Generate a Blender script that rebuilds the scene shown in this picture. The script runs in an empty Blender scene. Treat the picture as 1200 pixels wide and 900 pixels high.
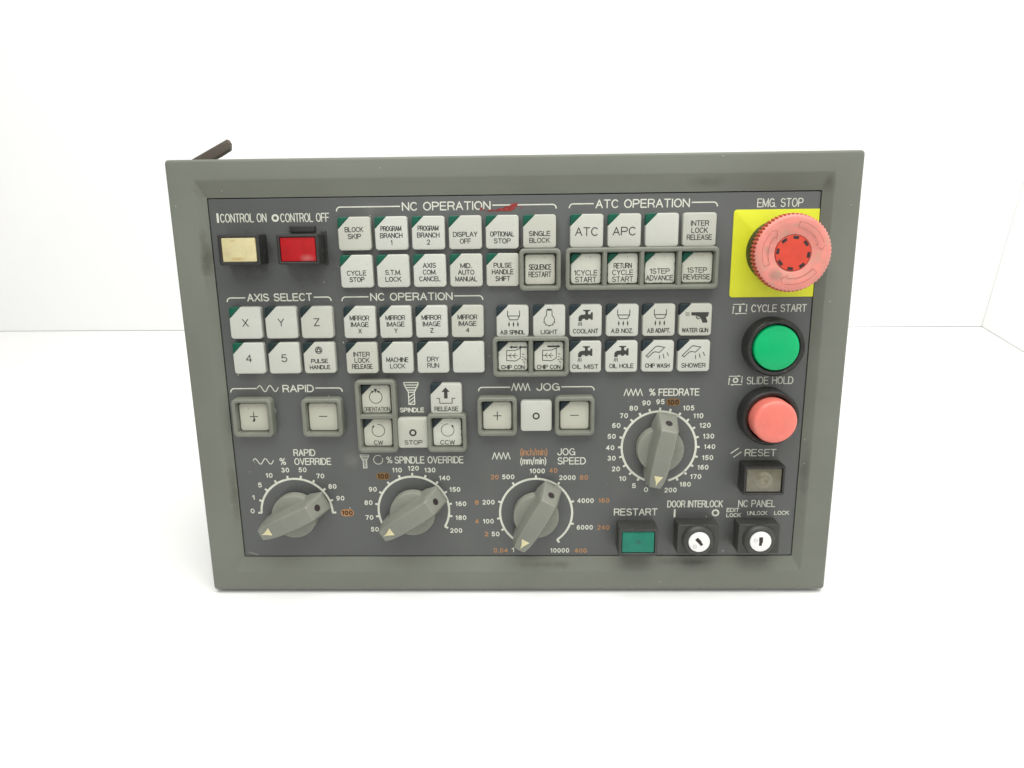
import bpy, bmesh, math, random
from math import sin, cos, pi, radians, hypot, atan2
from mathutils import Matrix, Vector

scene = bpy.context.scene
COL = scene.collection
random.seed(7)
MM = 0.001

# ------------------------------------------------------------------ camera
cam_data = bpy.data.cameras.new("camera")
cam_data.sensor_fit = 'HORIZONTAL'
cam_data.sensor_width = 36.0
cam_data.lens = 36.0 * 821.0 / 1200.0
cam_data.clip_start = 0.01
cam_data.clip_end = 20.0
cam = bpy.data.objects.new("camera", cam_data)
COL.objects.link(cam)
_r = Vector((0.99973208, 0.01660132, -0.01612966)).normalized()
_f = Vector((-0.02193003, 0.90229135, -0.43056868)).normalized()
_u = _r.cross(_f).normalized()
cam.matrix_world = Matrix(((_r.x, _u.x, -_f.x, 0.00734),
                           (_r.y, _u.y, -_f.y, -0.32349),
                           (_r.z, _u.z, -_f.z, 0.28224),
                           (0, 0, 0, 1)))
scene.camera = cam

# ------------------------------------------------------------------ world and lamps
world = bpy.data.worlds.new("World")
scene.world = world
world.use_nodes = True
_bg = world.node_tree.nodes["Background"]
_bg.inputs[0].default_value = (1.0, 1.0, 0.985, 1)
_bg.inputs[1].default_value = 0.235

scene.view_settings.view_transform = 'Standard'
scene.view_settings.look = 'None'
scene.view_settings.exposure = 0.0
scene.view_settings.gamma = 1.0


def area_lamp(name, loc, target, sx, sy, power, color=(1, 1, 1)):
    d = bpy.data.lights.new(name, 'AREA')
    d.shape = 'RECTANGLE'
    d.size, d.size_y = sx, sy
    d.energy = power
    d.color = color
    o = bpy.data.objects.new(name, d)
    COL.objects.link(o)
    o.location = loc
    o.rotation_euler = (Vector(target) - Vector(loc)).to_track_quat('-Z', 'Y').to_euler()
    return o


area_lamp("softbox_overhead", (0.05, -0.16, 1.05), (0.0, 0.0, 0.0), 1.3, 0.9, 17.3, (1.0, 0.995, 0.975))
area_lamp("softbox_front_left", (-0.35, -0.95, 0.55), (-0.02, 0.0, 0.08), 0.6, 0.6, 1.3, (1.0, 0.995, 0.975))
area_lamp("softbox_front_right", (0.45, -0.95, 0.55), (0.05, 0.0, 0.08), 0.6, 0.6, 1.0, (1.0, 0.995, 0.975))


# ------------------------------------------------------------------ materials
def mat(name, color, rough=0.5, var=0.06, scale=60.0, bump=0.0, bump_scale=900.0, spec=0.5,
        color2=None, speck=None, edge=None, coat=0.0, trans=0.0, sss=0.0, metallic=0.0, streak=None, patches=None, objvar=None, edge_highlight=None):
    m = bpy.data.materials.new(name)
    m.use_nodes = True
    nt = m.node_tree
    N, L = nt.nodes, nt.links
    b = N["Principled BSDF"]
    b.inputs["Roughness"].default_value = rough
    b.inputs["Specular IOR Level"].default_value = spec
    b.inputs["Metallic"].default_value = metallic
    if coat:
        b.inputs["Coat Weight"].default_value = coat
        b.inputs["Coat Roughness"].default_value = 0.12
    if trans:
        b.inputs["Transmission Weight"].default_value = trans
    if sss:
        b.inputs["Subsurface Weight"].default_value = sss
        b.inputs["Subsurface Scale"].default_value = 0.002
    tc = N.new("ShaderNodeTexCoord")
    src = tc.outputs["Object"]
    nz = N.new("ShaderNodeTexNoise")
    nz.inputs["Scale"].default_value = scale
    nz.inputs["Detail"].default_value = 6
    nz.inputs["Roughness"].default_value = 0.62
    L.new(src, nz.inputs["Vector"])
    mix = N.new("ShaderNodeMix")
    mix.data_type = 'RGBA'
    c = color
    c2 = color2 if color2 else tuple(max(0, x * (1 - 2.2 * var)) for x in c)
    c1 = color if color2 else tuple(min(1, x * (1 + 1.6 * var)) for x in c)
    mix.inputs[6].default_value = (*c1, 1)
    mix.inputs[7].default_value = (*c2, 1)
    ramp = N.new("ShaderNodeMapRange")
    ramp.inputs[1].default_value = 0.3
    ramp.inputs[2].default_value = 0.72
    L.new(nz.outputs["Fac"], ramp.inputs[0])
    L.new(ramp.outputs[0], mix.inputs[0])
    out = mix.outputs[2]
    # roughness follows the same smudges
    rr = N.new("ShaderNodeMapRange")
    rr.inputs[3].default_value = max(0.03, rough - 0.09)
    rr.inputs[4].default_value = min(1, rough + 0.1)
    nz2 = N.new("ShaderNodeTexNoise")
    nz2.inputs["Scale"].default_value = scale * 0.5
    nz2.inputs["Detail"].default_value = 5
    L.new(src, nz2.inputs["Vector"])
    L.new(nz2.outputs["Fac"], rr.inputs[0])
    L.new(rr.outputs[0], b.inputs["Roughness"])
    if streak:      # (color, scale vector, threshold lo, hi, strength): rubbed grime with a shape of its own
        scol, svec, lo, hi, st = streak
        mp = N.new("ShaderNodeMapping")
        mp.inputs["Scale"].default_value = svec
        L.new(src, mp.inputs["Vector"])
        n3 = N.new("ShaderNodeTexNoise")
        n3.inputs["Scale"].default_value = 1.0
        n3.inputs["Detail"].default_value = 7
        n3.inputs["Roughness"].default_value = 0.7
        L.new(mp.outputs[0], n3.inputs["Vector"])
        r3 = N.new("ShaderNodeMapRange")
        r3.inputs[1].default_value = lo
        r3.inputs[2].default_value = hi
        r3.inputs[4].default_value = st
        L.new(n3.outputs["Fac"], r3.inputs[0])
        m3 = N.new("ShaderNodeMix")
        m3.data_type = 'RGBA'
        L.new(r3.outputs[0], m3.inputs[0])
        L.new(out, m3.inputs[6])
        m3.inputs[7].default_value = (*scol, 1)
        out = m3.outputs[2]
    for (pcx, pcy, prx, pry, pcol, lo, hi, st) in (patches or []):     # one tonal patch each, smudges included (metres, object axes), ragged by noise
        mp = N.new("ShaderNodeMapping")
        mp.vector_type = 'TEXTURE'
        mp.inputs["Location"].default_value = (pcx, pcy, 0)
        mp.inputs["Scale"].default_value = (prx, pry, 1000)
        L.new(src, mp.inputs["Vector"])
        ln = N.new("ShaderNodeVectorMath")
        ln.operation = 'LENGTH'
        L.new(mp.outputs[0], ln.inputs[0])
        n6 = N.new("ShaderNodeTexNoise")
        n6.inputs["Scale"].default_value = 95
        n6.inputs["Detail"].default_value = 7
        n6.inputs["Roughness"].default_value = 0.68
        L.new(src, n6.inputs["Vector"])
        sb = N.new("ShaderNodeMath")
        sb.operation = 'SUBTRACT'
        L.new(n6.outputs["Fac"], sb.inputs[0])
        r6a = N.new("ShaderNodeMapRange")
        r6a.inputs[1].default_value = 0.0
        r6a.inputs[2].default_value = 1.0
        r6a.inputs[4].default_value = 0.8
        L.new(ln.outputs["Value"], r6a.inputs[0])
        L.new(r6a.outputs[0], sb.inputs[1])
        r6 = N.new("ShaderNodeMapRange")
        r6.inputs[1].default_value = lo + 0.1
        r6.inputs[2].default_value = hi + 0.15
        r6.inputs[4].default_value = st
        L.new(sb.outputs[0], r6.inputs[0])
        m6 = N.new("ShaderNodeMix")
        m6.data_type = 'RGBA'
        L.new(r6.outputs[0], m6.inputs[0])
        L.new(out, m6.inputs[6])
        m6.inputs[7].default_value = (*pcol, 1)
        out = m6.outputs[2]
    if edge:        # (half width m, band m, color, amount): wear and dirt along the rim of a key
        half, band, ecol, amt = edge
        sep = N.new("ShaderNodeSeparateXYZ")
        L.new(src, sep.inputs[0])

        def math_n(op, a, bb=None):
            n = N.new("ShaderNodeMath")
            n.operation = op
            for i, v in enumerate((a, bb)):
                if v is None:
                    continue
                if isinstance(v, (int, float)):
                    n.inputs[i].default_value = v
                else:
                    L.new(v, n.inputs[i])
            return n.outputs[0]
        ax = math_n('ABSOLUTE', sep.outputs[0])
        ay = math_n('ABSOLUTE', sep.outputs[1])
        mx = math_n('MAXIMUM', ax, ay)
        oi = N.new("ShaderNodeObjectInfo")
        va = N.new("ShaderNodeVectorMath")
        va.operation = 'ADD'
        L.new(src, va.inputs[0])
        L.new(oi.outputs["Location"], va.inputs[1])
        n4 = N.new("ShaderNodeTexNoise")
        n4.inputs["Scale"].default_value = 420
        n4.inputs["Detail"].default_value = 5
        n4.inputs["Roughness"].default_value = 0.7
        L.new(va.outputs[0], n4.inputs["Vector"])
        q = math_n('MULTIPLY', math_n('SUBTRACT', n4.outputs["Fac"], 0.5), band * 5.0)
        d = math_n('ADD', mx, q)
        r4 = N.new("ShaderNodeMapRange")
        r4.inputs[1].default_value = half - band * 0.35
        r4.inputs[2].default_value = half + band * 0.15
        r4.inputs[4].default_value = amt
        L.new(d, r4.inputs[0])
        m4 = N.new("ShaderNodeMix")
        m4.data_type = 'RGBA'
        L.new(r4.outputs[0], m4.inputs[0])
        L.new(out, m4.inputs[6])
        m4.inputs[7].default_value = (*ecol, 1)
        out = m4.outputs[2]
    if objvar:      # every key has yellowed a little differently
        oi2 = N.new("ShaderNodeObjectInfo")
        m7 = N.new("ShaderNodeMix")
        m7.data_type = 'RGBA'
        pw = N.new("ShaderNodeMath")
        pw.operation = 'POWER'
        L.new(oi2.outputs["Random"], pw.inputs[0])
        pw.inputs[1].default_value = 1.6
        L.new(pw.outputs[0], m7.inputs[0])
        L.new(out, m7.inputs[6])
        m7.inputs[7].default_value = (*objvar, 1)
        m7.inputs[0].default_value = 0.0
        out = m7.outputs[2]
    if edge_highlight:        # (colour, lo, hi, strength): catch-light painted in, convex edges mixed paler
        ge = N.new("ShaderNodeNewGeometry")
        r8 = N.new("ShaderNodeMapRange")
        r8.inputs[1].default_value = edge_highlight[1]
        r8.inputs[2].default_value = edge_highlight[2]
        r8.inputs[4].default_value = edge_highlight[3]
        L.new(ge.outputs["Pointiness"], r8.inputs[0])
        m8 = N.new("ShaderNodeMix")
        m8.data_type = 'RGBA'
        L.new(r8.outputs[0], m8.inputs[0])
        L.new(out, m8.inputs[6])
        m8.inputs[7].default_value = (*edge_highlight[0], 1)
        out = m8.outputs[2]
    if speck:       # (scale, radius, color): sparse small flecks
        vo = N.new("ShaderNodeTexVoronoi")
        vo.inputs["Scale"].default_value = speck[0]
        L.new(src, vo.inputs["Vector"])
        lt = N.new("ShaderNodeMath")
        lt.operation = 'LESS_THAN'
        L.new(vo.outputs["Distance"], lt.inputs[0])
        lt.inputs[1].default_value = speck[1]
        sp = N.new("ShaderNodeSeparateColor")
        L.new(vo.outputs["Color"], sp.inputs[0])
        gt = N.new("ShaderNodeMath")
        gt.operation = 'GREATER_THAN'
        L.new(sp.outputs[0], gt.inputs[0])
        gt.inputs[1].default_value = 0.8
        mu = N.new("ShaderNodeMath")
        mu.operation = 'MULTIPLY'
        L.new(lt.outputs[0], mu.inputs[0])
        L.new(gt.outputs[0], mu.inputs[1])
        m5 = N.new("ShaderNodeMix")
        m5.data_type = 'RGBA'
        L.new(mu.outputs[0], m5.inputs[0])
        L.new(out, m5.inputs[6])
        m5.inputs[7].default_value = (*speck[2], 1)
        out = m5.outputs[2]
    L.new(out, b.inputs["Base Color"])
    if bump:
        nb = N.new("ShaderNodeTexNoise")
        nb.inputs["Scale"].default_value = bump_scale
        nb.inputs["Detail"].default_value = 3
        L.new(src, nb.inputs["Vector"])
        bp = N.new("ShaderNodeBump")
        bp.inputs["Strength"].default_value = bump
        bp.inputs["Distance"].default_value = 0.0003
        L.new(nb.outputs["Fac"], bp.inputs["Height"])
        L.new(bp.outputs[0], b.inputs["Normal"])
    return m


GRIME = (0.055, 0.052, 0.04)
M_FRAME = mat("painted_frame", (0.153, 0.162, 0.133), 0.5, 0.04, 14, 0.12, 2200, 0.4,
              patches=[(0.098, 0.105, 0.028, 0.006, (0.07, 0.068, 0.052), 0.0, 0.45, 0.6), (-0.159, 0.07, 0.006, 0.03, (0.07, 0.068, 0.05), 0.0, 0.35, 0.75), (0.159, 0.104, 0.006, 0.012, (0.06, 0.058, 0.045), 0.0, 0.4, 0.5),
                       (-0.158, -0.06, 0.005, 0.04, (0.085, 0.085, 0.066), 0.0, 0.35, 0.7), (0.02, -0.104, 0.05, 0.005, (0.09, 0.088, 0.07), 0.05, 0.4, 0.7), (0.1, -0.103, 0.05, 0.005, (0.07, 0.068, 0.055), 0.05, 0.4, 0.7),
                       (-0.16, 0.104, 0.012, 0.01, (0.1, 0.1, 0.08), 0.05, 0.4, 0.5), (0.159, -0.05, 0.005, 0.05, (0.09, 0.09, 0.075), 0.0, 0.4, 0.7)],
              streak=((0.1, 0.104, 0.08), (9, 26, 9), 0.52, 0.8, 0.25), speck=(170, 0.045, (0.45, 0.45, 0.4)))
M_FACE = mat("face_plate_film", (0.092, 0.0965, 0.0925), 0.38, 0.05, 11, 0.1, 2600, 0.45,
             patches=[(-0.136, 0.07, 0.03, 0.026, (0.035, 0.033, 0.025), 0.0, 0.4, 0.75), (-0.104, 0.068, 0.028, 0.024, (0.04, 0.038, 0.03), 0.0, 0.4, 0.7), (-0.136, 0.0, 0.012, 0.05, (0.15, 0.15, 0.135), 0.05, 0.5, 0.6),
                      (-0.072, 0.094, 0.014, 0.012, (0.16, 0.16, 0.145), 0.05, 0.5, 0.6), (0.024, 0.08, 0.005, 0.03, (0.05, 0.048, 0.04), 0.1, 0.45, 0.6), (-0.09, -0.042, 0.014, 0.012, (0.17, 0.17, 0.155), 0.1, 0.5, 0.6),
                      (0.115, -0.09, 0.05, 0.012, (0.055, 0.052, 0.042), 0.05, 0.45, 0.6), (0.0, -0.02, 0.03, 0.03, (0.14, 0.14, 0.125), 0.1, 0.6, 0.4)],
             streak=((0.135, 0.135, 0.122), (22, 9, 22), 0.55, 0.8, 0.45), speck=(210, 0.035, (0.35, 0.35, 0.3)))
M_KEY = mat("ivory_key", (0.485, 0.495, 0.445), 0.4, 0.02, 40, 0.0, spec=0.4, objvar=(0.43, 0.435, 0.37), speck=(330, 0.07, (0.3, 0.28, 0.2)))
M_KEYG = mat("grimy_ivory_key", (0.53, 0.54, 0.465), 0.45, 0.04, 120, 0.0, spec=0.4, objvar=(0.45, 0.45, 0.37),
             edge=(0.00775, 0.0007, GRIME, 0.85), speck=(420, 0.12, (0.12, 0.11, 0.08)))
M_GUARD = mat("key_guard_plastic", (0.168, 0.176, 0.143), 0.45, 0.05, 120, 0.12, 2500, 0.4, edge_highlight=((0.27, 0.28, 0.225), 0.52, 0.62, 0.5),  # rim highlights put into the colour as paler edges
              streak=((0.1, 0.1, 0.075), (160, 160, 160), 0.6, 0.75, 0.55))
M_KNOB = mat("knob_plastic", (0.194, 0.2, 0.167), 0.33, 0.04, 70, 0.1, 2500, 0.4, edge_highlight=((0.33, 0.335, 0.27), 0.52, 0.6, 0.7),  # bevel highlights painted as paler edges
             streak=((0.125, 0.126, 0.095), (90, 90, 90), 0.57, 0.75, 0.5))
M_BLACK = mat("black_plastic", (0.022, 0.022, 0.02), 0.42, 0.15, 120, 0.15, 1500, 0.45,
              streak=((0.075, 0.073, 0.062), (140, 140, 140), 0.58, 0.78, 0.7), speck=(350, 0.08, (0.25, 0.24, 0.2)))
M_DKGREY = mat("dark_grey_plastic", (0.04, 0.04, 0.036), 0.45, 0.1, 120, 0.1, 1500, 0.45,
               streak=((0.09, 0.088, 0.075), (140, 140, 140), 0.6, 0.8, 0.6))
M_WHITE = mat("white_print", (0.6, 0.61, 0.52), 0.55, 0.06, 300)
M_INK = mat("black_print", (0.03, 0.03, 0.026), 0.55, 0.2, 900)
M_ORANGE = mat("orange_print", (0.38, 0.19, 0.075), 0.55, 0.1, 500)
M_OCHRE = mat("ochre_patch", (0.2, 0.1, 0.018), 0.55, 0.15, 500)
M_BROWN = mat("brown_print", (0.018, 0.007, 0.002), 0.55, 0.1, 500)
M_SMEAR = mat("red_paint_smear", (0.25, 0.022, 0.018), 0.6, 0.3, 900)
M_STAIN = mat("dark_stain", (0.05, 0.028, 0.022), 0.6, 0.3, 900)
M_YELLOW = mat("yellow_plate", (0.66, 0.68, 0.018), 0.45, 0.03, 60, 0.0,
               streak=((0.4, 0.4, 0.03), (30, 160, 60), 0.64, 0.8, 0.5))
M_PINK = mat("faded_red_plastic", (0.66, 0.225, 0.185), 0.34, 0.06, 90, 0.08, 1200,
             patches=[(-0.008, -0.0105, 0.008, 0.006, (0.26, 0.16, 0.12), -0.02, 0.3, 0.7), (-0.012, 0.001, 0.004, 0.006, (0.34, 0.2, 0.15), -0.02, 0.3, 0.6), (0.012, -0.002, 0.004, 0.008, (0.44, 0.28, 0.2), -0.02, 0.3, 0.6), (0.0, 0.013, 0.008, 0.003, (0.42, 0.26, 0.2), -0.02, 0.3, 0.5)],
             streak=((0.44, 0.27, 0.2), (110, 110, 110), 0.46, 0.7, 0.7))
M_PINKEDGE = mat("red_knurl", (0.6, 0.1, 0.075), 0.5, 0.06, 90)
M_GROOVE = mat("red_groove", (0.42, 0.12, 0.1), 0.6, 0.15, 400)
M_GROOVEL = mat("pale_groove", (0.85, 0.42, 0.36), 0.6, 0.1, 400)
M_RED = mat("orange_red_insert", (0.58, 0.05, 0.024), 0.42, 0.06, 150)
M_SLOT = mat("slot_black", (0.02, 0.012, 0.012), 0.6, 0.1, 400)
M_GREEN = mat("green_button", (0.004, 0.41, 0.14), 0.3, 0.03, 120, 0.0, spec=0.25)
M_SALMON = mat("salmon_button", (0.74, 0.18, 0.14), 0.3, 0.05, 120, 0.05, 1400,
               streak=((0.56, 0.23, 0.17), (90, 90, 90), 0.5, 0.75, 0.6))
M_SALMONSIDE = mat("salmon_side", (0.75, 0.09, 0.06), 0.45, 0.05, 120)
M_LCREAM = mat("cream_lens", (0.53, 0.47, 0.25), 0.3, 0.05, 160, 0.0, coat=0.4,
              patches=[(-0.001, -0.0045, 0.008, 0.0022, (0.36, 0.22, 0.06), -0.1, 0.3, 0.8), (-0.003, 0.0045, 0.003, 0.0015, (0.42, 0.3, 0.13), -0.1, 0.3, 0.7)],
               streak=((0.4, 0.24, 0.07), (260, 120, 120), 0.55, 0.78, 0.75))
M_LRED = mat("red_lens", (0.36, 0.006, 0.009), 0.33, 0.08, 150, 0.0, spec=0.25, coat=0.0,
             patches=[(0.004, -0.0045, 0.006, 0.0035, (0.42, 0.13, 0.12), -0.2, 0.3, 0.75)])  # pale patch paints in the soft sheen at lower right
M_LGREEN = mat("teal_lens", (0.012, 0.175, 0.115), 0.35, 0.08, 150, 0.0, spec=0.3, coat=0.0,
               patches=[(0.0, 0.0, 0.0045, 0.0045, (0.03, 0.08, 0.06), 0.0, 0.3, 0.8)])
M_LGREY = mat("smoky_lens", (0.13, 0.12, 0.082), 0.25, 0.1, 250, 0.0, coat=0.6)
M_LBULB = mat("lens_bulge", (0.16, 0.15, 0.1), 0.15, 0.1, 250, 0.0, coat=0.7)
M_CHROME = mat("satin_metal", (0.8, 0.8, 0.77), 0.3, 0.03, 300, 0.0)
M_KGREEN = mat("key_corner_green", (0.003, 0.078, 0.046), 0.35, 0.15, 200, 0.0, spec=0.3)
M_KTEAL = mat("key_corner_teal", (0.009, 0.023, 0.023), 0.35, 0.15, 200, 0.0, spec=0.3)
M_KNAVY = mat("key_corner_navy", (0.015, 0.025, 0.029), 0.35, 0.15, 200, 0.0, spec=0.3)
M_CREAMMARK = mat("cream_mark", (0.68, 0.62, 0.36), 0.5, 0.05, 400)
M_CABLE = mat("worn_brown_strip", (0.085, 0.075, 0.058), 0.7, 0.2, 200, 0.3, 800,
              streak=((0.14, 0.085, 0.07), (200, 200, 200), 0.5, 0.7, 0.7))
M_HOUSE = mat("grey_sheet_metal", (0.3, 0.3, 0.28), 0.45, 0.06, 40)
M_DUST = mat("dust", (0.55, 0.54, 0.47), 0.9, 0.1, 300)
M_FLOOR = mat("white_board_floor", (0.8, 0.8, 0.79), 0.55, 0.006, 9, 0.0, spec=0.3,
              streak=((0.68, 0.68, 0.65), (16, 5, 5), 0.6, 0.78, 0.45), speck=(42, 0.012, (0.4, 0.38, 0.33)))
M_WALL = mat("white_board_wall", (0.93, 0.93, 0.925), 0.6, 0.006, 4, 0.0, spec=0.2)


# ------------------------------------------------------------------ mesh helpers (all in millimetres, panel axes: x right, y up, z out)
class MB:
    def __init__(self):
        self.v, self.f, self.mi = [], [], []
        self.cur = 0

    def add(self, verts, faces):
        o = len(self.v)
        self.v += [tuple(p) for p in verts]
        for f in faces:
            self.f.append([o + i for i in f])
            self.mi.append(self.cur)

    def loft(self, loops, cap0=True, cap1=True):
        n = len(loops[0])
        vs = [p for lp in loops for p in lp]
        fs = []
        for k in range(len(loops) - 1):
            a, b = k * n, (k + 1) * n
            for i in range(n):
                j = (i + 1) % n
                fs.append([a + i, a + j, b + j, b + i])
        if cap0:
            fs.append(list(range(n))[::-1])
        if cap1:
            fs.append([(len(loops) - 1) * n + i for i in range(n)])
        self.add(vs, fs)

    def build(self, name, mats, parent=None, loc=(0, 0, 0), smooth=40, rotz=0.0, label=None):
        me = bpy.data.meshes.new(name)
        me.from_pydata([(x * MM, y * MM, z * MM) for x, y, z in self.v], [], self.f)
        if not isinstance(mats, (list, tuple)):
            mats = [mats]
        for m in mats:
            me.materials.append(m)
        if len(mats) > 1:
            me.polygons.foreach_set("material_index", self.mi)
        if smooth:
            me.polygons.foreach_set("use_smooth", [True] * len(me.polygons))
            me.set_sharp_from_angle(angle=radians(smooth))
        me.update()
        o = bpy.data.objects.new(name, me)
        COL.objects.link(o)
        if parent:
            o.parent = parent
        o.location = tuple(c * MM for c in loc)
        o.rotation_euler = (0, 0, rotz)
        if label:
            o["label"] = label
        return o


def rpoly(pts, rads, inset=0.0, n=5):
    """convex counter-clockwise polygon, offset inwards, corners rounded; constant vertex count"""
    m = len(pts)
    lines = []
    for i in range(m):
        (x0, y0), (x1, y1) = pts[i], pts[(i + 1) % m]
        d = hypot(x1 - x0, y1 - y0)
        nx, ny = -(y1 - y0) / d, (x1 - x0) / d
        lines.append((nx, ny, nx * x0 + ny * y0 + inset))
    cor = []
    for i in range(m):
        a, b = lines[i - 1], lines[i]
        det = a[0] * b[1] - a[1] * b[0]
        cor.append(((a[2] * b[1] - a[1] * b[2]) / det, (a[0] * b[2] - a[2] * b[0]) / det))
    out = []
    for i in range(m):
        p, q, s = cor[i], cor[i - 1], cor[(i + 1) % m]
        r = max(0.05, rads[i] - inset)
        v1 = Vector((q[0] - p[0], q[1] - p[1])).normalized()
        v2 = Vector((s[0] - p[0], s[1] - p[1])).normalized()
        half = v1.angle(v2) / 2
        t = r / math.tan(half)
        c = Vector(p) + (v1 + v2).normalized() * (r / sin(half))
        a0 = Vector(p) + v1 * t - c
        a1 = Vector(p) + v2 * t - c
        t0 = atan2(a0.y, a0.x)
        dt = (atan2(a1.y, a1.x) - t0 + pi) % (2 * pi) - pi
        for k in range(n + 1):
            a = t0 + dt * k / n
            out.append((c.x + r * cos(a), c.y + r * sin(a)))
    return out


def rect_pts(w, h, cx=0, cy=0):
    return [(cx - w / 2, cy - h / 2), (cx + w / 2, cy - h / 2), (cx + w / 2, cy + h / 2), (cx - w / 2, cy + h / 2)]


def rrect(w, h, r, inset=0.0, cx=0, cy=0, n=5):
    return rpoly(rect_pts(w, h, cx, cy), [r] * 4, inset, n)


def at_z(p2, z):
    return [(x, y, z) for x, y in p2]


def solid(mb, pts, rads, z0, z1, bev, n=4, taper=0.0, bseg=4):
    loops = [at_z(rpoly(pts, rads, -taper, n), z0), at_z(rpoly(pts, rads, 0, n), z1 - bev)]
    for k in range(1, bseg + 1):
        a = pi / 2 * k / bseg
        loops.append(at_z(rpoly(pts, rads, bev * (1 - cos(a)), n), z1 - bev + bev * sin(a)))
    mb.loft(loops)


def circle(r, n=64, cx=0, cy=0):
    return [(cx + r * cos(2 * pi * i / n), cy + r * sin(2 * pi * i / n)) for i in range(n)]


def lathe(mb, prof, n=64, cap0=True, cap1=True, cx=0, cy=0):
    mb.loft([at_z(circle(max(r, 1e-4), n, cx, cy), z) for r, z in prof], cap0, cap1)


# ------------------------------------------------------------------ stroke lettering
def arc(cx, cy, rx, ry, a0, a1, n=10):
    return [(cx + rx * cos(radians(a0 + (a1 - a0) * i / n)), cy + ry * sin(radians(a0 + (a1 - a0) * i / n))) for i in range(n + 1)]


def ell(cx, cy, rx, ry, n=20):
    return arc(cx, cy, rx, ry, 90, 450, n)


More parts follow.
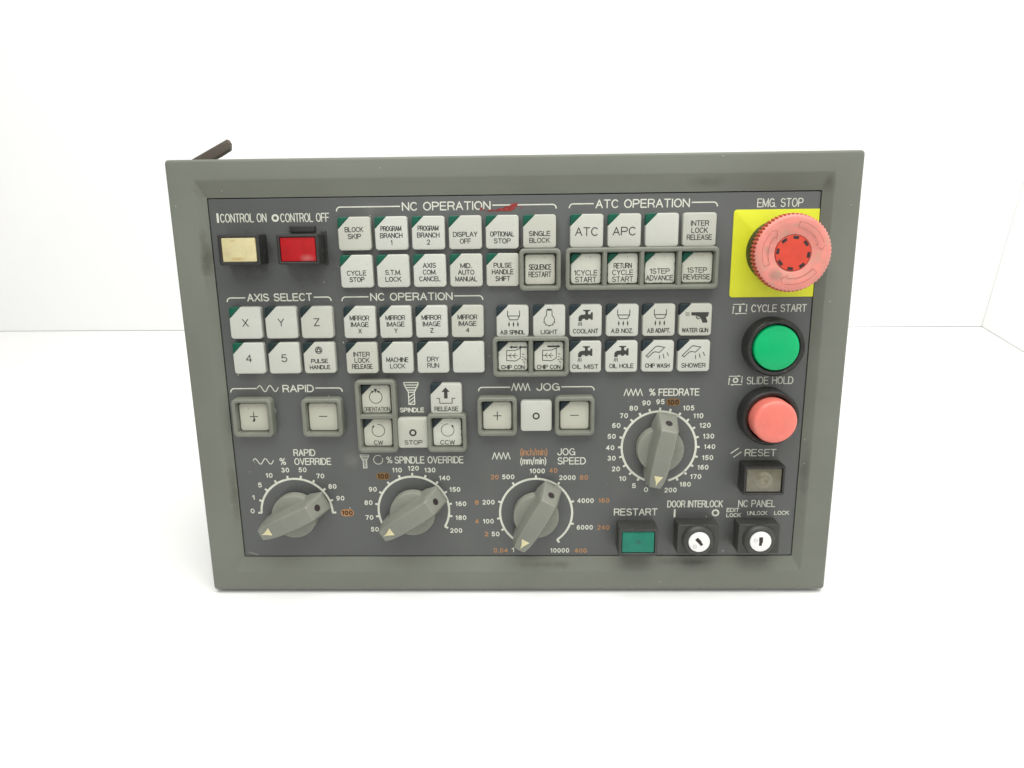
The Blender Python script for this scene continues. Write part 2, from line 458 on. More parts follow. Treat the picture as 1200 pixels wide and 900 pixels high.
G = {
    'A': (4, [[(0, 0), (2, 6), (4, 0)], [(0.7, 2.1), (3.3, 2.1)]]),
    'B': (3.9, [[(0, 3.1), (0, 6), (2.3, 6)] + arc(2.3, 4.55, 1.35, 1.45, 90, -90) + [(0, 3.1), (0, 0), (2.4, 0)] + arc(2.4, 1.55, 1.5, 1.55, -90, 90)]),
    'C': (4, [arc(2.05, 3, 2.05, 3, 42, 318, 18)]),
    'D': (4, [[(0, 0), (0, 6), (1.7, 6)] + arc(1.7, 3, 2.3, 3, 90, -90, 14) + [(0, 0)]]),
    'E': (3.5, [[(3.4, 6), (0, 6), (0, 0), (3.5, 0)], [(0, 3.1), (3.1, 3.1)]]),
    'F': (3.3, [[(3.3, 6), (0, 6), (0, 0)], [(0, 3), (2.9, 3)]]),
    'G': (4.1, [arc(2.05, 3, 2.05, 3, 45, 335, 18), [(2.4, 2.9), (4.1, 2.9), (4.1, 0)]]),
    'H': (3.8, [[(0, 0), (0, 6)], [(3.8, 0), (3.8, 6)], [(0, 3.1), (3.8, 3.1)]]),
    'I': (0.2, [[(0.1, 0), (0.1, 6)]]),
    'J': (2.9, [[(2.9, 6), (2.9, 1.7)] + arc(1.45, 1.7, 1.45, 1.7, 0, -180)]),
    'K': (3.9, [[(0, 0), (0, 6)], [(3.7, 6), (0, 2.3)], [(1.3, 3.6), (3.9, 0)]]),
    'L': (3.1, [[(0, 6), (0, 0), (3.1, 0)]]),
    'M': (4.6, [[(0, 0), (0, 6), (2.3, 0.4), (4.6, 6), (4.6, 0)]]),
    'N': (3.9, [[(0, 0), (0, 6), (3.9, 0), (3.9, 6)]]),
    'O': (4.3, [ell(2.15, 3, 2.15, 3, 24)]),
    'P': (3.7, [[(0, 0), (0, 6), (2.2, 6)] + arc(2.2, 4.4, 1.5, 1.6, 90, -90) + [(0, 2.8)]]),
    'Q': (4.3, [ell(2.15, 3, 2.15, 3, 24), [(2.6, 1.5), (4.2, -0.3)]]),
    'R': (3.8, [[(0, 0), (0, 6), (2.3, 6)] + arc(2.3, 4.45, 1.45, 1.55, 90, -90) + [(0, 2.9)], [(2.2, 2.9), (3.0, 2.3), (3.4, 1.2), (3.7, 0)]]),
    'S': (3.8, [arc(1.9, 4.55, 1.65, 1.45, 25, 262, 12) + arc(1.95, 1.55, 1.8, 1.55, 82, -160, 12)]),
    'T': (3.7, [[(0, 6), (3.7, 6)], [(1.85, 6), (1.85, 0)]]),
    'U': (3.8, [[(0, 6), (0, 1.9)] + arc(1.9, 1.9, 1.9, 1.9, 180, 360) + [(3.8, 6)]]),
    'V': (3.9, [[(0, 6), (1.95, 0), (3.9, 6)]]),
    'W': (5.4, [[(0, 6), (1.3, 0), (2.7, 5.6), (4.1, 0), (5.4, 6)]]),
    'X': (3.8, [[(0, 0), (3.8, 6)], [(0, 6), (3.8, 0)]]),
    'Y': (3.8, [[(0, 6), (1.9, 2.9), (3.8, 6)], [(1.9, 2.9), (1.9, 0)]]),
    'Z': (3.6, [[(0, 6), (3.6, 6), (0, 0), (3.6, 0)]]),
    '0': (3.9, [ell(1.95, 3, 1.95, 3, 22)]),
    '1': (1.7, [[(0.1, 4.7), (1.5, 6), (1.5, 0)]]),
    '2': (3.7, [arc(1.85, 4.2, 1.75, 1.8, 165, -38, 12) + [(0, 0), (3.7, 0)]]),
    '3': (3.7, [arc(1.75, 4.55, 1.6, 1.45, 150, -90, 12) + arc(1.8, 1.55, 1.85, 1.55, 90, -155, 12)[0:]]),
    '4': (3.9, [[(2.9, 0), (2.9, 6), (0, 1.7), (3.9, 1.7)]]),
    '5': (3.7, [[(3.4, 6), (0.7, 6), (0.3, 3.2)] + arc(1.8, 1.95, 1.9, 1.95, 140, -150, 14)]),
    '6': (3.7, [ell(1.85, 1.9, 1.8, 1.9, 18), arc(2.3, 2.4, 2.25, 3.6, 185, 68, 10)]),
    '7': (3.6, [[(0, 6), (3.6, 6), (1.4, 0)]]),
    '8': (3.8, [ell(1.9, 4.55, 1.6, 1.45, 16), ell(1.9, 1.6, 1.85, 1.6, 18)]),
    '9': (3.7, [ell(1.85, 4.1, 1.8, 1.9, 18), arc(1.4, 3.6, 2.25, 3.6, 5, -112, 10)]),
    '.': (0.4, [[(0.1, 0.0), (0.3, 0.0)]]),
    '%': (5.2, [ell(1.1, 4.8, 1.0, 1.2, 14), ell(4.1, 1.2, 1.0, 1.2, 14), [(4.2, 6), (1.0, 0)]]),
    '(': (1.3, [arc(3.2, 2.4, 3.0, 4.6, 128, 232, 10)]),
    ')': (1.3, [arc(-1.9, 2.4, 3.0, 4.6, 52, -52, 10)]),
    '/': (2.0, [[(0, -0.8), (2.0, 6.3)]]),
    'i': (0.2, [[(0.1, 0), (0.1, 4.1)], [(0.1, 5.4), (0.1, 5.7)]]),
    'n': (2.7, [[(0, 0), (0, 4.1)], [(0, 2.7)] + arc(1.35, 2.7, 1.35, 1.4, 180, 0) + [(2.7, 0)]]),
    'c': (2.8, [arc(1.5, 2.05, 1.5, 2.05, 48, 312, 12)]),
    'h': (2.7, [[(0, 0), (0, 6)], [(0, 2.7)] + arc(1.35, 2.7, 1.35, 1.4, 180, 0) + [(2.7, 0)]]),
    'm': (4.2, [[(0, 0), (0, 4.1)], [(0, 2.9)] + arc(1.05, 2.9, 1.05, 1.2, 180, 0, 8) + [(2.1, 0)], [(2.1, 2.9)] + arc(3.15, 2.9, 1.05, 1.2, 180, 0, 8) + [(4.2, 0)]]),
    '+': (4, [[(0, 3), (4, 3)], [(2, 1), (2, 5)]]),
    '-': (4, [[(0, 3), (4, 3)]]),
    ' ': (1.6, []),
}


def text_strokes(t, cx, cy, w, h, gap=1.25):
    """strokes of t fitted to a box of width w and cap height h (centre lines)"""
    total = sum(G[c][0] for c in t) + gap * (len(t) - 1)
    sx, sy = w / total, h / 6.0
    x = -total / 2
    out = []
    for c in t:
        for st in G[c][1]:
            out.append([(cx + (x + px) * sx, cy + (py - 3) * sy) for px, py in st])
        x += G[c][0] + gap
    return out


def split_corners(pl, lim=50):
    parts, cur = [], [pl[0]]
    for i in range(1, len(pl)):
        cur.append(pl[i])
        if i < len(pl) - 1:
            a = Vector(pl[i]) - Vector(pl[i - 1])
            b = Vector(pl[i + 1]) - Vector(pl[i])
            if a.length > 1e-6 and b.length > 1e-6 and abs(math.degrees(a.angle_signed(b))) > lim:
                parts.append(cur)
                cur = [pl[i]]
    parts.append(cur)
    return parts


class Print(MB):
    """flat printed marks: every stroke a ribbon with round ends, each a few hundredths of a millimetre proud of the last"""
    def __init__(self):
        super().__init__()
        self.k = 0

    def _z(self):
        self.k = (self.k + 1) % 7
        return 0.02 + 0.009 * self.k

    def stroke(self, pl, th, closed=False, caps=True, z=0.0):
        clean = [pl[0]]
        for p in pl[1:]:
            if hypot(p[0] - clean[-1][0], p[1] - clean[-1][1]) > 1e-4:
                clean.append(p)
        if closed or (len(clean) > 4 and hypot(clean[0][0] - clean[-1][0], clean[0][1] - clean[-1][1]) < 1e-3):
            self._ribbon(clean if hypot(clean[0][0] - clean[-1][0], clean[0][1] - clean[-1][1]) < 1e-3 else clean + [clean[0]], th, False, z)
            return
        if len(clean) < 2:
            return
        for part in split_corners(clean):
            self._ribbon(part, th, caps, z)

    def _ribbon(self, pl, th, caps, zz):
        z = zz + self._z()
        n = len(pl)
        r = th / 2
        loop = n > 3 and hypot(pl[0][0] - pl[-1][0], pl[0][1] - pl[-1][1]) < 1e-3
        L, R = [], []
        for i in range(n):
            if loop:
                a = Vector(pl[i]) - Vector(pl[i - 1 if i > 0 else n - 2])
                b = Vector(pl[i + 1 if i < n - 1 else 1]) - Vector(pl[i])
            else:
                a = Vector(pl[i]) - Vector(pl[i - 1]) if i > 0 else Vector(pl[1]) - Vector(pl[0])
                b = Vector(pl[i + 1]) - Vector(pl[i]) if i < n - 1 else a
            a, b = a.normalized(), b.normalized()
            t = (a + b)
            t = t.normalized() if t.length > 1e-6 else a
            k = r / max(0.5, t.dot(b))
            nx, ny = -t.y * k, t.x * k
            L.append((pl[i][0] + nx, pl[i][1] + ny, z))
            R.append((pl[i][0] - nx, pl[i][1] - ny, z))
        vs = L + R
        fs = [[n + i, n + i + 1, i + 1, i] for i in range(n - 1)]
        if caps:
            for i, sg in ((0, -1), (n - 1, 1)):
                d = (Vector(pl[1]) - Vector(pl[0])) if i == 0 else (Vector(pl[-1]) - Vector(pl[-2]))
                d.normalize()
                d *= sg
                a0 = atan2(d.y, d.x)
                base = len(vs)
                ring = [(pl[i][0] + r * cos(a0 + t), pl[i][1] + r * sin(a0 + t), z) for t in (-pi / 2, -pi / 4, 0, pi / 4, pi / 2)]
                vs += ring
                fs.append([base + q for q in range(5)])
        self.add(vs, fs)

    def text(self, t, cx, cy, w, h, th, gap=1.25):
        for st in text_strokes(t, cx, cy, max(0.01, w - th), h - th, gap):
            self.stroke(st, th)

    def fill(self, pts, z=0.0):
        z = z + self._z()
        a = sum(pts[i][0] * pts[(i + 1) % len(pts)][1] - pts[(i + 1) % len(pts)][0] * pts[i][1] for i in range(len(pts)))
        if a < 0:
            pts = pts[::-1]
        self.add([(x, y, z) for x, y in pts], [list(range(len(pts)))])

    def ring(self, cx, cy, r, th):
        self.stroke(ell(cx, cy, r, r, 28), th)


# ------------------------------------------------------------------ the setting: a white photo booth
def board(name, m, pts, thick, axis):
    mb = MB()
    lo = [tuple(p) for p in pts]
    hi = [tuple(p[i] + thick[i] for i in range(3)) for p in pts]
    mb.loft([lo, hi])
    o = mb.build(name, m, smooth=0)
    o["kind"] = "structure"
    return o


ang = atan2(403.8 - 416.5, 503.3 + 596.1)
wd, wn = (cos(ang), sin(ang)), (-sin(ang), cos(ang))


def wl(s, d):      # along the back wall from the right corner, and away from it
    return (504.0 + wd[0] * s + wn[0] * d, 404.0 + wd[1] * s + wn[1] * d)


board("floor", M_FLOOR, [(-1500, -1100, 0), (520, -1100, 0), (520, 420, 0), (-1500, 440, 0)], (0, 0, -12), 2)
a, b = wl(-2000, 1.2), wl(16.0, 1.2)
board("wall_back", M_WALL, [(a[0], a[1], 0.6), (b[0], b[1], 0.6), (b[0], b[1], 760), (a[0], a[1], 760)][::-1], (0, 14, 0), 1)
board("wall_right", M_WALL, [(505.5, -600, 0.6), (505.5, 404.6, 0.6), (505.5, 404.6, 760), (505.5, -600, 760)], (14, 0, 0), 0)

M_LINT = mat("lint", (0.3, 0.29, 0.26), 0.9, 0.2, 300)
mb = MB()
for fx, fy, fl, fa in ((186, -96, 1.1, 1.9), (-114, -40, 0.7, 0.4), (-60, -33, 0.7, 1.2), (232, 5, 0.7, 0.7), (60, -60, 0.5, 1.0)):
    c_, s_ = cos(fa), sin(fa)
    base = [(fx + c_ * a_ * fl - s_ * b_ * 0.15, fy + s_ * a_ * fl + c_ * b_ * 0.22) for a_, b_ in ((-.5, -.6), (0, -1), (.5, -.3), (.6, .3), (.1, .9), (-.4, .8))]
    mb.loft([at_z(base, 0.0), at_z(base, 0.16)])
lint = mb.build("lint", M_LINT)
lint["kind"] = "stuff"
lint["label"] = "tiny grey specks of lint scattered on the white floor"
lint["category"] = "lint"

# ------------------------------------------------------------------ the control panel
BASE = (0.0, 119.1, 12.0)       # offset from the resting edge (back bottom edge of the frame) to the panel origin
panel = bpy.data.objects.new("control_panel", None)
COL.objects.link(panel)
panel.empty_display_size = 0.05
panel.rotation_euler = (radians(90 - 12.6), 0, 0)
panel["label"] = "grey machine control panel with white keys, four dials and red emergency stop"
panel["category"] = "control panel"
FZ = -3.5                        # height of the printed face below the frame's front


def P(x, y, z=0.0):
    return (x + BASE[0], y + BASE[1], z + BASE[2])


# frame
def off_rect(x0, x1, y0, y1, r, n=4):
    return rpoly([(x0, y0), (x1, y0), (x1, y1), (x0, y1)], [r] * 4, 0, n)


mb = MB()
W2, H2 = 175.0, 119.1
loops = []
loops.append(at_z(off_rect(-157.2, 157.2, -100.5, 100.9, 0.6), -12.0))
loops.append(at_z(off_rect(-W2 + 0.6, W2 - 0.6, -H2 + 0.6, H2 - 0.6, 1.4), -12.0))
loops.append(at_z(off_rect(-W2, W2, -H2, H2, 1.9), -11.4))
for k in range(7):
    a = pi / 2 * k / 6
    i = 1.5 * (1 - cos(a))
    loops.append(at_z(off_rect(-W2 + i, W2 - i, -H2 + i, H2 - i, 1.9), -1.5 + 1.5 * sin(a)))
# soft shoulder into the sloped inner border
for q, zz in ((-0.5, 0.0), (0.0, -0.04), (0.5, -0.26)):
    loops.append(at_z(off_rect(-161.1 + q, 161.1 - q, -107.7 + q * 1.3, 109.0 - q * 1.3, 1.0), zz))
loops.append(at_z(off_rect(-157.3, 157.3, -100.9, 101.3, 0.7), -3.05))
loops.append(at_z(off_rect(-156.55, 156.55, -99.9, 100.3, 0.6), -3.32))
loops.append(at_z(off_rect(-156.5, 156.5, -99.8, 100.2, 0.6), -5.2))
loops.append(loops[0])
mb.loft(loops, False, False)
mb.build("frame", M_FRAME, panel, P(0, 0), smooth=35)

# face plate
mb = MB()
pts = rect_pts(312.1, 199.1, 0, 0.2)
solid(mb, pts, [0.6] * 4, -6.0, FZ, 0.25, 3, 0, 2)
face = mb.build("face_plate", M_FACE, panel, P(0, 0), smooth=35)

# rear housing (hidden behind from the front; keeps the panel leaning)
mb = MB()
solid(mb, rect_pts(318, 209, 0, -1.4), [2] * 4, -92.0, -12.3, 1.0, 3)
hs = mb.build("rear_housing", M_HOUSE, panel, P(0, 0))


# ---- strip end that shows over the top left corner
mb = MB()
solid(mb, [(-167.5, 114.2), (-152.0, 121.3), (-146.0, 124.6), (-145.6, 127.8), (-146.8, 130.0), (-169.6, 118.6), (-170.4, 116.2)], [0.8, 0.8, 1.2, 1.2, 0.4, 0.6, 0.6], -15.6, -12.15, 0.7, 4)
mb.build("bracket", M_CABLE, panel, P(0, 0), smooth=50, label="dark brown strip end poking up behind the top left corner")


# ---- printed lettering on the face plate (each caption a piece of its own)
def caption(name, fn, m=M_WHITE, z=FZ):
    pr = Print()
    fn(pr)
    return pr.build(name, m, face, (0, 0, z), smooth=0)


def simple(text, cx, cy, w, h, th, m=M_WHITE, gap=1.25):
    return caption("caption", lambda p: p.text(text, cx, cy, w, h, th, gap), m)


def bracket(p, xl, xr, y, a, b, drop=1.9, r=1.9, th=0.62):
    """group line: hooked ends at xl and xr, gap for the words between a and b"""
    p.stroke([(xl, y - drop)] + arc(xl + r, y - r, r, r, 180, 90, 6) + [(a, y)], th)
    p.stroke([(xr, y - drop)] + arc(xr - r, y - r, r, r, 0, 90, 6) + [(b, y)], th)


def group_title(text, cx, cy, w, h, xl, xr, y, th=0.62, extra=None, a=None, b=None):
    def fn(p):
        p.text(text, cx, cy, w, h, th)
        bracket(p, xl, xr, y, a if a is not None else cx - w / 2 - 1.1, b if b is not None else cx + w / 2 + 1.1)
        if extra:
            extra(p)
    return caption("caption", fn)


def wave(p, x0, x1, y0, y1, n, th):
    mid, amp = (y0 + y1) / 2, (y1 - y0) / 2
    p.stroke([(x0 + (x1 - x0) * i / 40, mid + amp * sin(2 * pi * n * i / 40 + 0.3)) for i in range(41)], th)


def zigzag(p, x0, x1, y0, y1, n, th):
    pts = []
    for i in range(2 * n + 1):
        pts.append((x0 + (x1 - x0) * i / (2 * n), y0 if i % 2 == 0 else y1))
    p.stroke(pts, th)


group_title("NC OPERATION", -33.5, 94.9, 45.5, 4.4, -90.0, 22.7, 95.0)
group_title("ATC OPERATION", 66.6, 94.9, 47.8, 4.4, 29.4, 104.4, 95.1)
group_title("AXIS SELECT", -123.3, 49.2, 34.7, 4.2, -151.4, -96.0, 49.1)
group_title("NC OPERATION", -53.4, 48.9, 43.6, 4.2, -90.2, -15.8, 49.0)
group_title("RAPID", -117.4, -0.4, 17.2, 4.2, -154.5, -93.4, -0.2, a=-140.4,
            extra=lambda p: wave(p, -139.6, -128.3, -2.0, 1.4, 2, 0.5))
group_title("JOG", 18.5, -0.5, 12.6, 4.3, -19.1, 43.3, -0.5, a=-2.2,
            extra=lambda p: zigzag(p, -1.2, 8.7, -2.4, 1.6, 4, 0.5))


def f(p):
    p.stroke([(-151.9, 92.3), (-151.9, 88.3)], 1.1)
    p.text("CONTROL ON", -138.6, 90.2, 24.2, 4.5, 0.5)
caption("caption", f)


def f(p):
    p.ring(-122.0, 90.0, 1.45, 0.95)
    p.text("CONTROL OFF", -106.7, 90.0, 25.4, 4.5, 0.5)
caption("caption", f)
simple("EMG. STOP", 136.0, 94.4, 23.2, 4.4, 0.5)
simple("RESTART", 67.6, -73.0, 24.4, 4.3, 0.6)
simple("SPINDLE", -55.8, -12.9, 13.4, 2.7, 0.5)


def spindle_icon(p, x, y, s):
    th = 0.42 * s + 0.12
    for k, (w_, yy) in enumerate(((7.8, 0), (6.9, -1.4), (5.4, -2.8), (3.9, -4.2), (3.0, -5.4))):
        p.stroke([(x - w_ / 2 * s, y + yy * s), (x + w_ / 2 * s, y + yy * s)], th)
    p.stroke([(x - 3.9 * s, y), (x - 3.7 * s, y - 1.3 * s), (x - 1.6 * s, y - 5.4 * s), (x - 1.6 * s, y - 12.2 * s), (x + 1.6 * s, y - 12.2 * s), (x + 1.6 * s, y - 5.4 * s), (x + 3.7 * s, y - 1.3 * s), (x + 3.9 * s, y)], th)
    for k in range(3):
        yy = y - (8.0 + 1.9 * k) * s
        p.stroke([(x - 1.5 * s, yy - 0.4 * s), (x + 1.5 * s, yy + 1.8 * s)], th * 0.9)


caption("symbol", lambda p: spindle_icon(p, -55.7, 2.5, 1.0))


def f(p):
    p.text("%", 74.7, -3.8, 3.6, 4.0, 0.55)
    p.text("FEEDRATE", 89.0, -3.9, 22.0, 4.1, 0.58)
    zigzag(p, 59.5, 69.4, -5.7, -2.0, 4, 0.5)
caption("caption", f)


def f(p):
    p.text("RAPID", -116.9, -37.0, 12.3, 4.0, 0.55)
    p.text("OVERRIDE", -112.6, -42.2, 20.7, 4.1, 0.55)
    p.text("%", -129.4, -42.1, 3.7, 4.1, 0.52)
    wave(p, -146.0, -134.6, -43.6, -40.4, 2, 0.48)
caption("caption", f)


def f(p):
    spindle_icon(p, -83.4, -38.6, 0.62)
    p.stroke(arc(-75.9, -41.4, 2.55, 2.55, 55, 385, 20), 0.4)
    p.text("%", -69.7, -41.5, 3.5, 4.0, 0.52)
    p.text("SPINDLE OVERRIDE", -47.6, -41.6, 38.5, 4.2, 0.55)
caption("caption", f)


def f(p):
    zigzag(p, -12.3, -2.5, -41.4, -37.6, 4, 0.48)
    p.text("(mm/min)", 10.3, -42.5, 14.6, 4.1, 0.5)
    p.text("JOG", 28.5, -37.3, 9.9, 4.2, 0.55)
    p.text("SPEED", 31.5, -42.6, 15.7, 4.2, 0.55)
caption("caption", f)
simple("(inch/min)", 10.6, -37.3, 15.2, 4.1, 0.5, M_ORANGE)


def f(p):
    p.text("DOOR INTERLOCK", 100.6, -68.3, 31.0, 4.2, 0.55)
    p.stroke([(89.4, -71.8), (89.4, -75.8)], 1.05)
    p.ring(112.2, -73.7, 1.65, 0.95)
caption("caption", f)


def f(p):
    p.text("NC PANEL", 134.8, -68.2, 20.6, 4.3, 0.55)
    p.text("EDIT", 121.8, -72.0, 7.0, 2.5, 0.42)
    p.text("LOCK", 122.4, -75.1, 8.2, 2.4, 0.42)
    p.text("UNLOCK", 135.4, -73.9, 11.3, 2.5, 0.4)
    p.text("LOCK", 149.0, -73.8, 8.3, 2.5, 0.42)
caption("caption", f)


def arrow_box(p, x0, x1, yb, yt):
    th = 0.42
    p.stroke([(x0, yt), (x1 - 1.2, yt + 0.02)], th)
    p.stroke([(x1 - 2.0, yt + 0.35), (x1 - 1.0, yt)], th)
    p.stroke([(x1, yt - 0.1), (x1, yb + 1.0)], th)
    p.stroke([(x1 + 0.02, yb + 1.1), (x1 - 0.35, yb + 1.9)], th)
    p.stroke([(x1, yb), (x0 + 1.2, yb)], th)
    p.stroke([(x0 + 1.1, yb), (x0 + 2.0, yb - 0.3)], th)
    p.stroke([(x0 - 0.1, yb), (x0, yt - 1.0)], th)
    p.stroke([(x0, yt - 1.0), (x0 + 0.35, yt - 1.8)], th)


def f(p):
    arrow_box(p, 115.5, 122.4, 38.3, 43.1)
    p.stroke([(119.0, 42.0), (119.0, 39.4)], 1.0)
    p.text("CYCLE START", 139.2, 40.9, 28.8, 4.1, 0.52)
caption("caption", f)


def f(p):
    arrow_box(p, 115.5, 122.3, 0.0, 4.6)
    p.ring(118.9, 2.4, 1.15, 0.75)
    p.text("SLIDE HOLD", 137.2, 2.2, 24.9, 4.2, 0.52)
caption("caption", f)


def f(p):
    p.stroke([(118.8, -38.7), (122.7, -35.8)], 0.5)
    p.stroke([(120.4, -40.9), (124.3, -38.0)], 0.5)
    p.text("RESET", 134.9, -38.4, 17.2, 4.2, 0.58)
caption("caption", f)

# ---- dial scales
def scale_mark(cx, cy, R, a0, a1, ticks, nums, num_h=2.7, end_ticks=True):
    def fn(p):
        p.stroke(arc(cx, cy, R, R, a0, a1, 48), 1.2, caps=False)
        for t in ticks:
            c, s = cos(radians(t)), sin(radians(t))
            p.stroke([(cx + (R - 0.3) * c, cy + (R - 0.3) * s), (cx + (R + 2.0) * c, cy + (R + 2.15) * s)], 1.15, caps=False)
        for txt, x, y in nums:
            p.text(txt, x, y, 1.0 * len(txt) + sum(G[c][0] for c in txt) * 0.335, num_h + 0.15, 0.53, 2.5)
    return caption("dial_scale", fn)


def patch(cx, cy, w, h, txt, m_bg, m_tx):
    pr = Print()
    pr.fill(rrect(w, h, h / 2 - 0.1, 0, cx, cy))
    pr.build("highlight_patch", m_bg, face, (0, 0, FZ - 0.012), smooth=0)
    simple(txt, cx, cy, 1.0 * len(txt) + sum(G[c][0] for c in txt) * 0.335, 2.9, 0.6, m_tx, 2.4).location.z = (FZ + 0.07) * MM


scale_mark(-123.8, -72.7, 20.3, 180, 0, [180 - 20 * i for i in range(10)],
           [("0", -149.2, -71.6), ("1", -148.0, -63.4), ("5", -143.6, -56.0), ("10", -137.8, -50.3), ("30", -128.5, -47.2), ("50", -118.7, -47.1),
            ("70", -109.0, -50.8), ("80", -102.6, -57.0), ("90", -98.6, -64.1)])
patch(-95.2, -72.9, 7.4, 4.2, "100", M_ORANGE, M_BROWN)
scale_mark(-57.3, -71.4, 20.0, 210, -30, [210 - 20 * i for i in range(13)],
           [("50", -80.1, -83.0), ("70", -82.8, -75.8), ("80", -82.8, -66.8), ("90", -79.9, -58.8), ("110", -65.7, -47.5), ("120", -56.5, -46.5),
            ("130", -47.3, -47.6), ("140", -39.3, -52.3), ("150", -33.7, -59.1), ("160", -30.6, -67.7), ("180", -30.8, -76.1), ("200", -33.7, -83.9)])
patch(-73.7, -51.1, 7.6, 4.0, "100", M_OCHRE, M_BROWN)
scale_mark(11.7, -73.3, 20.3, 235, -54, [235, 208, 189, 162, 126, 90, 54, 18, -18, -54],
           [("1", -1.6, -95.9), ("50", -11.4, -86.1), ("100", -15.3, -78.3), ("200", -15.0, -66.8), ("500", -3.7, -51.8), ("1000", 12.5, -48.4),
            ("2000", 29.2, -52.4), ("4000", 39.4, -66.1), ("6000", 39.2, -82.2), ("10000", 25.1, -96.3)])


for txt, x, y in (("0.04", -8.6, -96.2), ("2", -16.5, -86.1), ("4", -21.8, -78.3), ("8", -21.6, -66.9), ("20", -11.2, -51.9), ("40", 21.4, -48.2),
                      ("80", 38.4, -52.3), ("160", 49.7, -66.0), ("240", 49.7, -82.3), ("400", 37.0, -96.4)):
    simple(txt, x, y, 1.0 * len(txt) + sum(G[c][0] for c in txt) * 0.335, 2.85, 0.52, M_ORANGE, 2.5)
scale_mark(79.2, -34.9, 20.3, 258, -73, [255 - 15 * i for i in range(22)],
           [("0", 73.0, -59.7), ("5", 66.2, -57.3), ("10", 59.9, -53.1), ("20", 56.0, -47.4), ("30", 53.5, -41.2), ("40", 52.6, -35.1), ("50", 53.3, -28.6),
            ("60", 55.7, -22.4), ("70", 59.7, -16.9), ("80", 64.9, -12.7), ("90", 71.7, -9.8), ("95", 79.2, -9.2), ("105", 94.6, -12.8), ("110", 100.0, -17.2),
            ("120", 103.9, -22.6), ("130", 106.1, -28.8), ("140", 107.0, -34.8), ("150", 106.2, -41.1), ("160", 103.9, -46.7), ("170", 100.2, -52.1),
            ("180", 94.6, -56.6), ("200", 86.6, -60.0)])
patch(86.1, -9.5, 7.4, 3.9, "100", M_OCHRE, M_BROWN)

# ---- stains and dust on the face
def blob(p, cx, cy, rx, ry, rot=0, n=22, rough=0.3):
    pts = []
    for i in range(n):
        a = 2 * pi * i / n
        k = 1 + random.uniform(-rough, rough)
        x, y = rx * k * cos(a), ry * k * sin(a)
        pts.append((cx + x * cos(rot) - y * sin(rot), cy + x * sin(rot) + y * cos(rot)))
    p.fill(pts)


def f(p):
    p.fill([(-12.9, 92.1), (-10.5, 92.9), (-8.2, 92.6), (-6.5, 93.4), (-4.9, 93.3), (-3.1, 94.4), (-1.4, 94.6), (0.3, 95.6), (2.2, 95.9), (3.9, 95.5), (2.7, 94.9),
            (3.2, 94.2), (1.9, 94.1), (1.5, 92.9), (0.2, 92.4), (-0.5, 91.8), (-1.9, 92.2), (-3.0, 91.8), (-5.0, 92.2), (-7.4, 91.9), (-9.5, 92.2), (-11.2, 91.8)])
    blob(p, -15.8, 93.4, 0.7, 0.8)
    blob(p, 4.6, 93.6, 0.5, 0.3)
    blob(p, -14.0, 92.8, 0.5, 0.4)
caption("paint_smear", f, M_SMEAR, FZ + 0.1)


def f(p):
    blob(p, 3.9, 71.6, 0.9, 2.0, -0.6)
    blob(p, 2.4, 71.3, 1.4, 0.6, 0.3)
    blob(p, 4.0, 64.2, 0.35, 1.6)
    blob(p, 4.1, 76.5, 0.3, 2.2)
caption("stain", f, M_STAIN, FZ + 0.02)


def f(p):
    for _ in range(26):
        blob(p, random.uniform(-154, 154), random.uniform(-97, 98), random.uniform(0.15, 0.34), random.uniform(0.13, 0.3), random.uniform(0, 3), 8, 0.3)
    for x, y in ((-152.3, 76.4), (-149.5, 7.5), (107.2, -75.8), (122.6, -75.6), (117.6, -96.8), (144.5, -80.0), (-93.5, -70.0), (-18.5, -15.2), (45.8, 34.0)):
        blob(p, x, y, 0.34, 0.3, 0, 9, 0.3)
    p.stroke([(-153.9, -96.9), (-148.5, -98.6)], 0.16)
    p.stroke([(-19.6, -16.4), (-18.3, -17.6)], 0.22)
    p.stroke([(-131.0, -11.6), (-130.7, -13.8)], 0.2)
d = caption("dust", f, M_DUST, FZ + 0.01)
d["kind"] = "stuff"

# ------------------------------------------------------------------ keys
KW = 16.8


def U(u, v, s=KW):
    return ((u - 0.5) * s, (0.5 - v) * s)


def nrm(x0, y0, x1, y1, *pts):
    return [U((x - x0) / (x1 - x0), (y - y0) / (y1 - y0)) for x, y in pts]


def ic_nozzle(p):
    n = lambda *q: nrm(88, 100, 418, 425, *q)
    p.stroke(n((203, 155), (203, 207), (226, 246), (304, 246), (327, 207), (327, 155)), 0.42)
    p.stroke(n((203, 207), (327, 207)), 0.42)
    for x in (217, 263, 308):
        p.fill(n((x, 262), (x + 9, 292), (x, 323), (x - 9, 292)))


def ic_bulb(p):
    n = lambda *q: nrm(467, 110, 795, 428, *q)
    p.fill(n((601, 164), (611, 146), (652, 146), (661, 164)))
    c = (632, 260)
    pts = [(604, 166), (604, 200)]
    for i in range(25):
        a = radians(122 + 296 * i / 24)
        pts.append((c[0] + 53 * cos(a), c[1] - 53 * sin(a)))
    pts += [(660, 200), (660, 166)]
    p.stroke(n(*pts), 0.4)
    for a in (200, 233, 270, 307, 340):
        q = radians(a)
        p.fill(n(*[(c[0] + r * cos(q + da), c[1] - r * sin(q + da)) for r, da in ((53, -0.13), (70, 0), (53, 0.13))]))


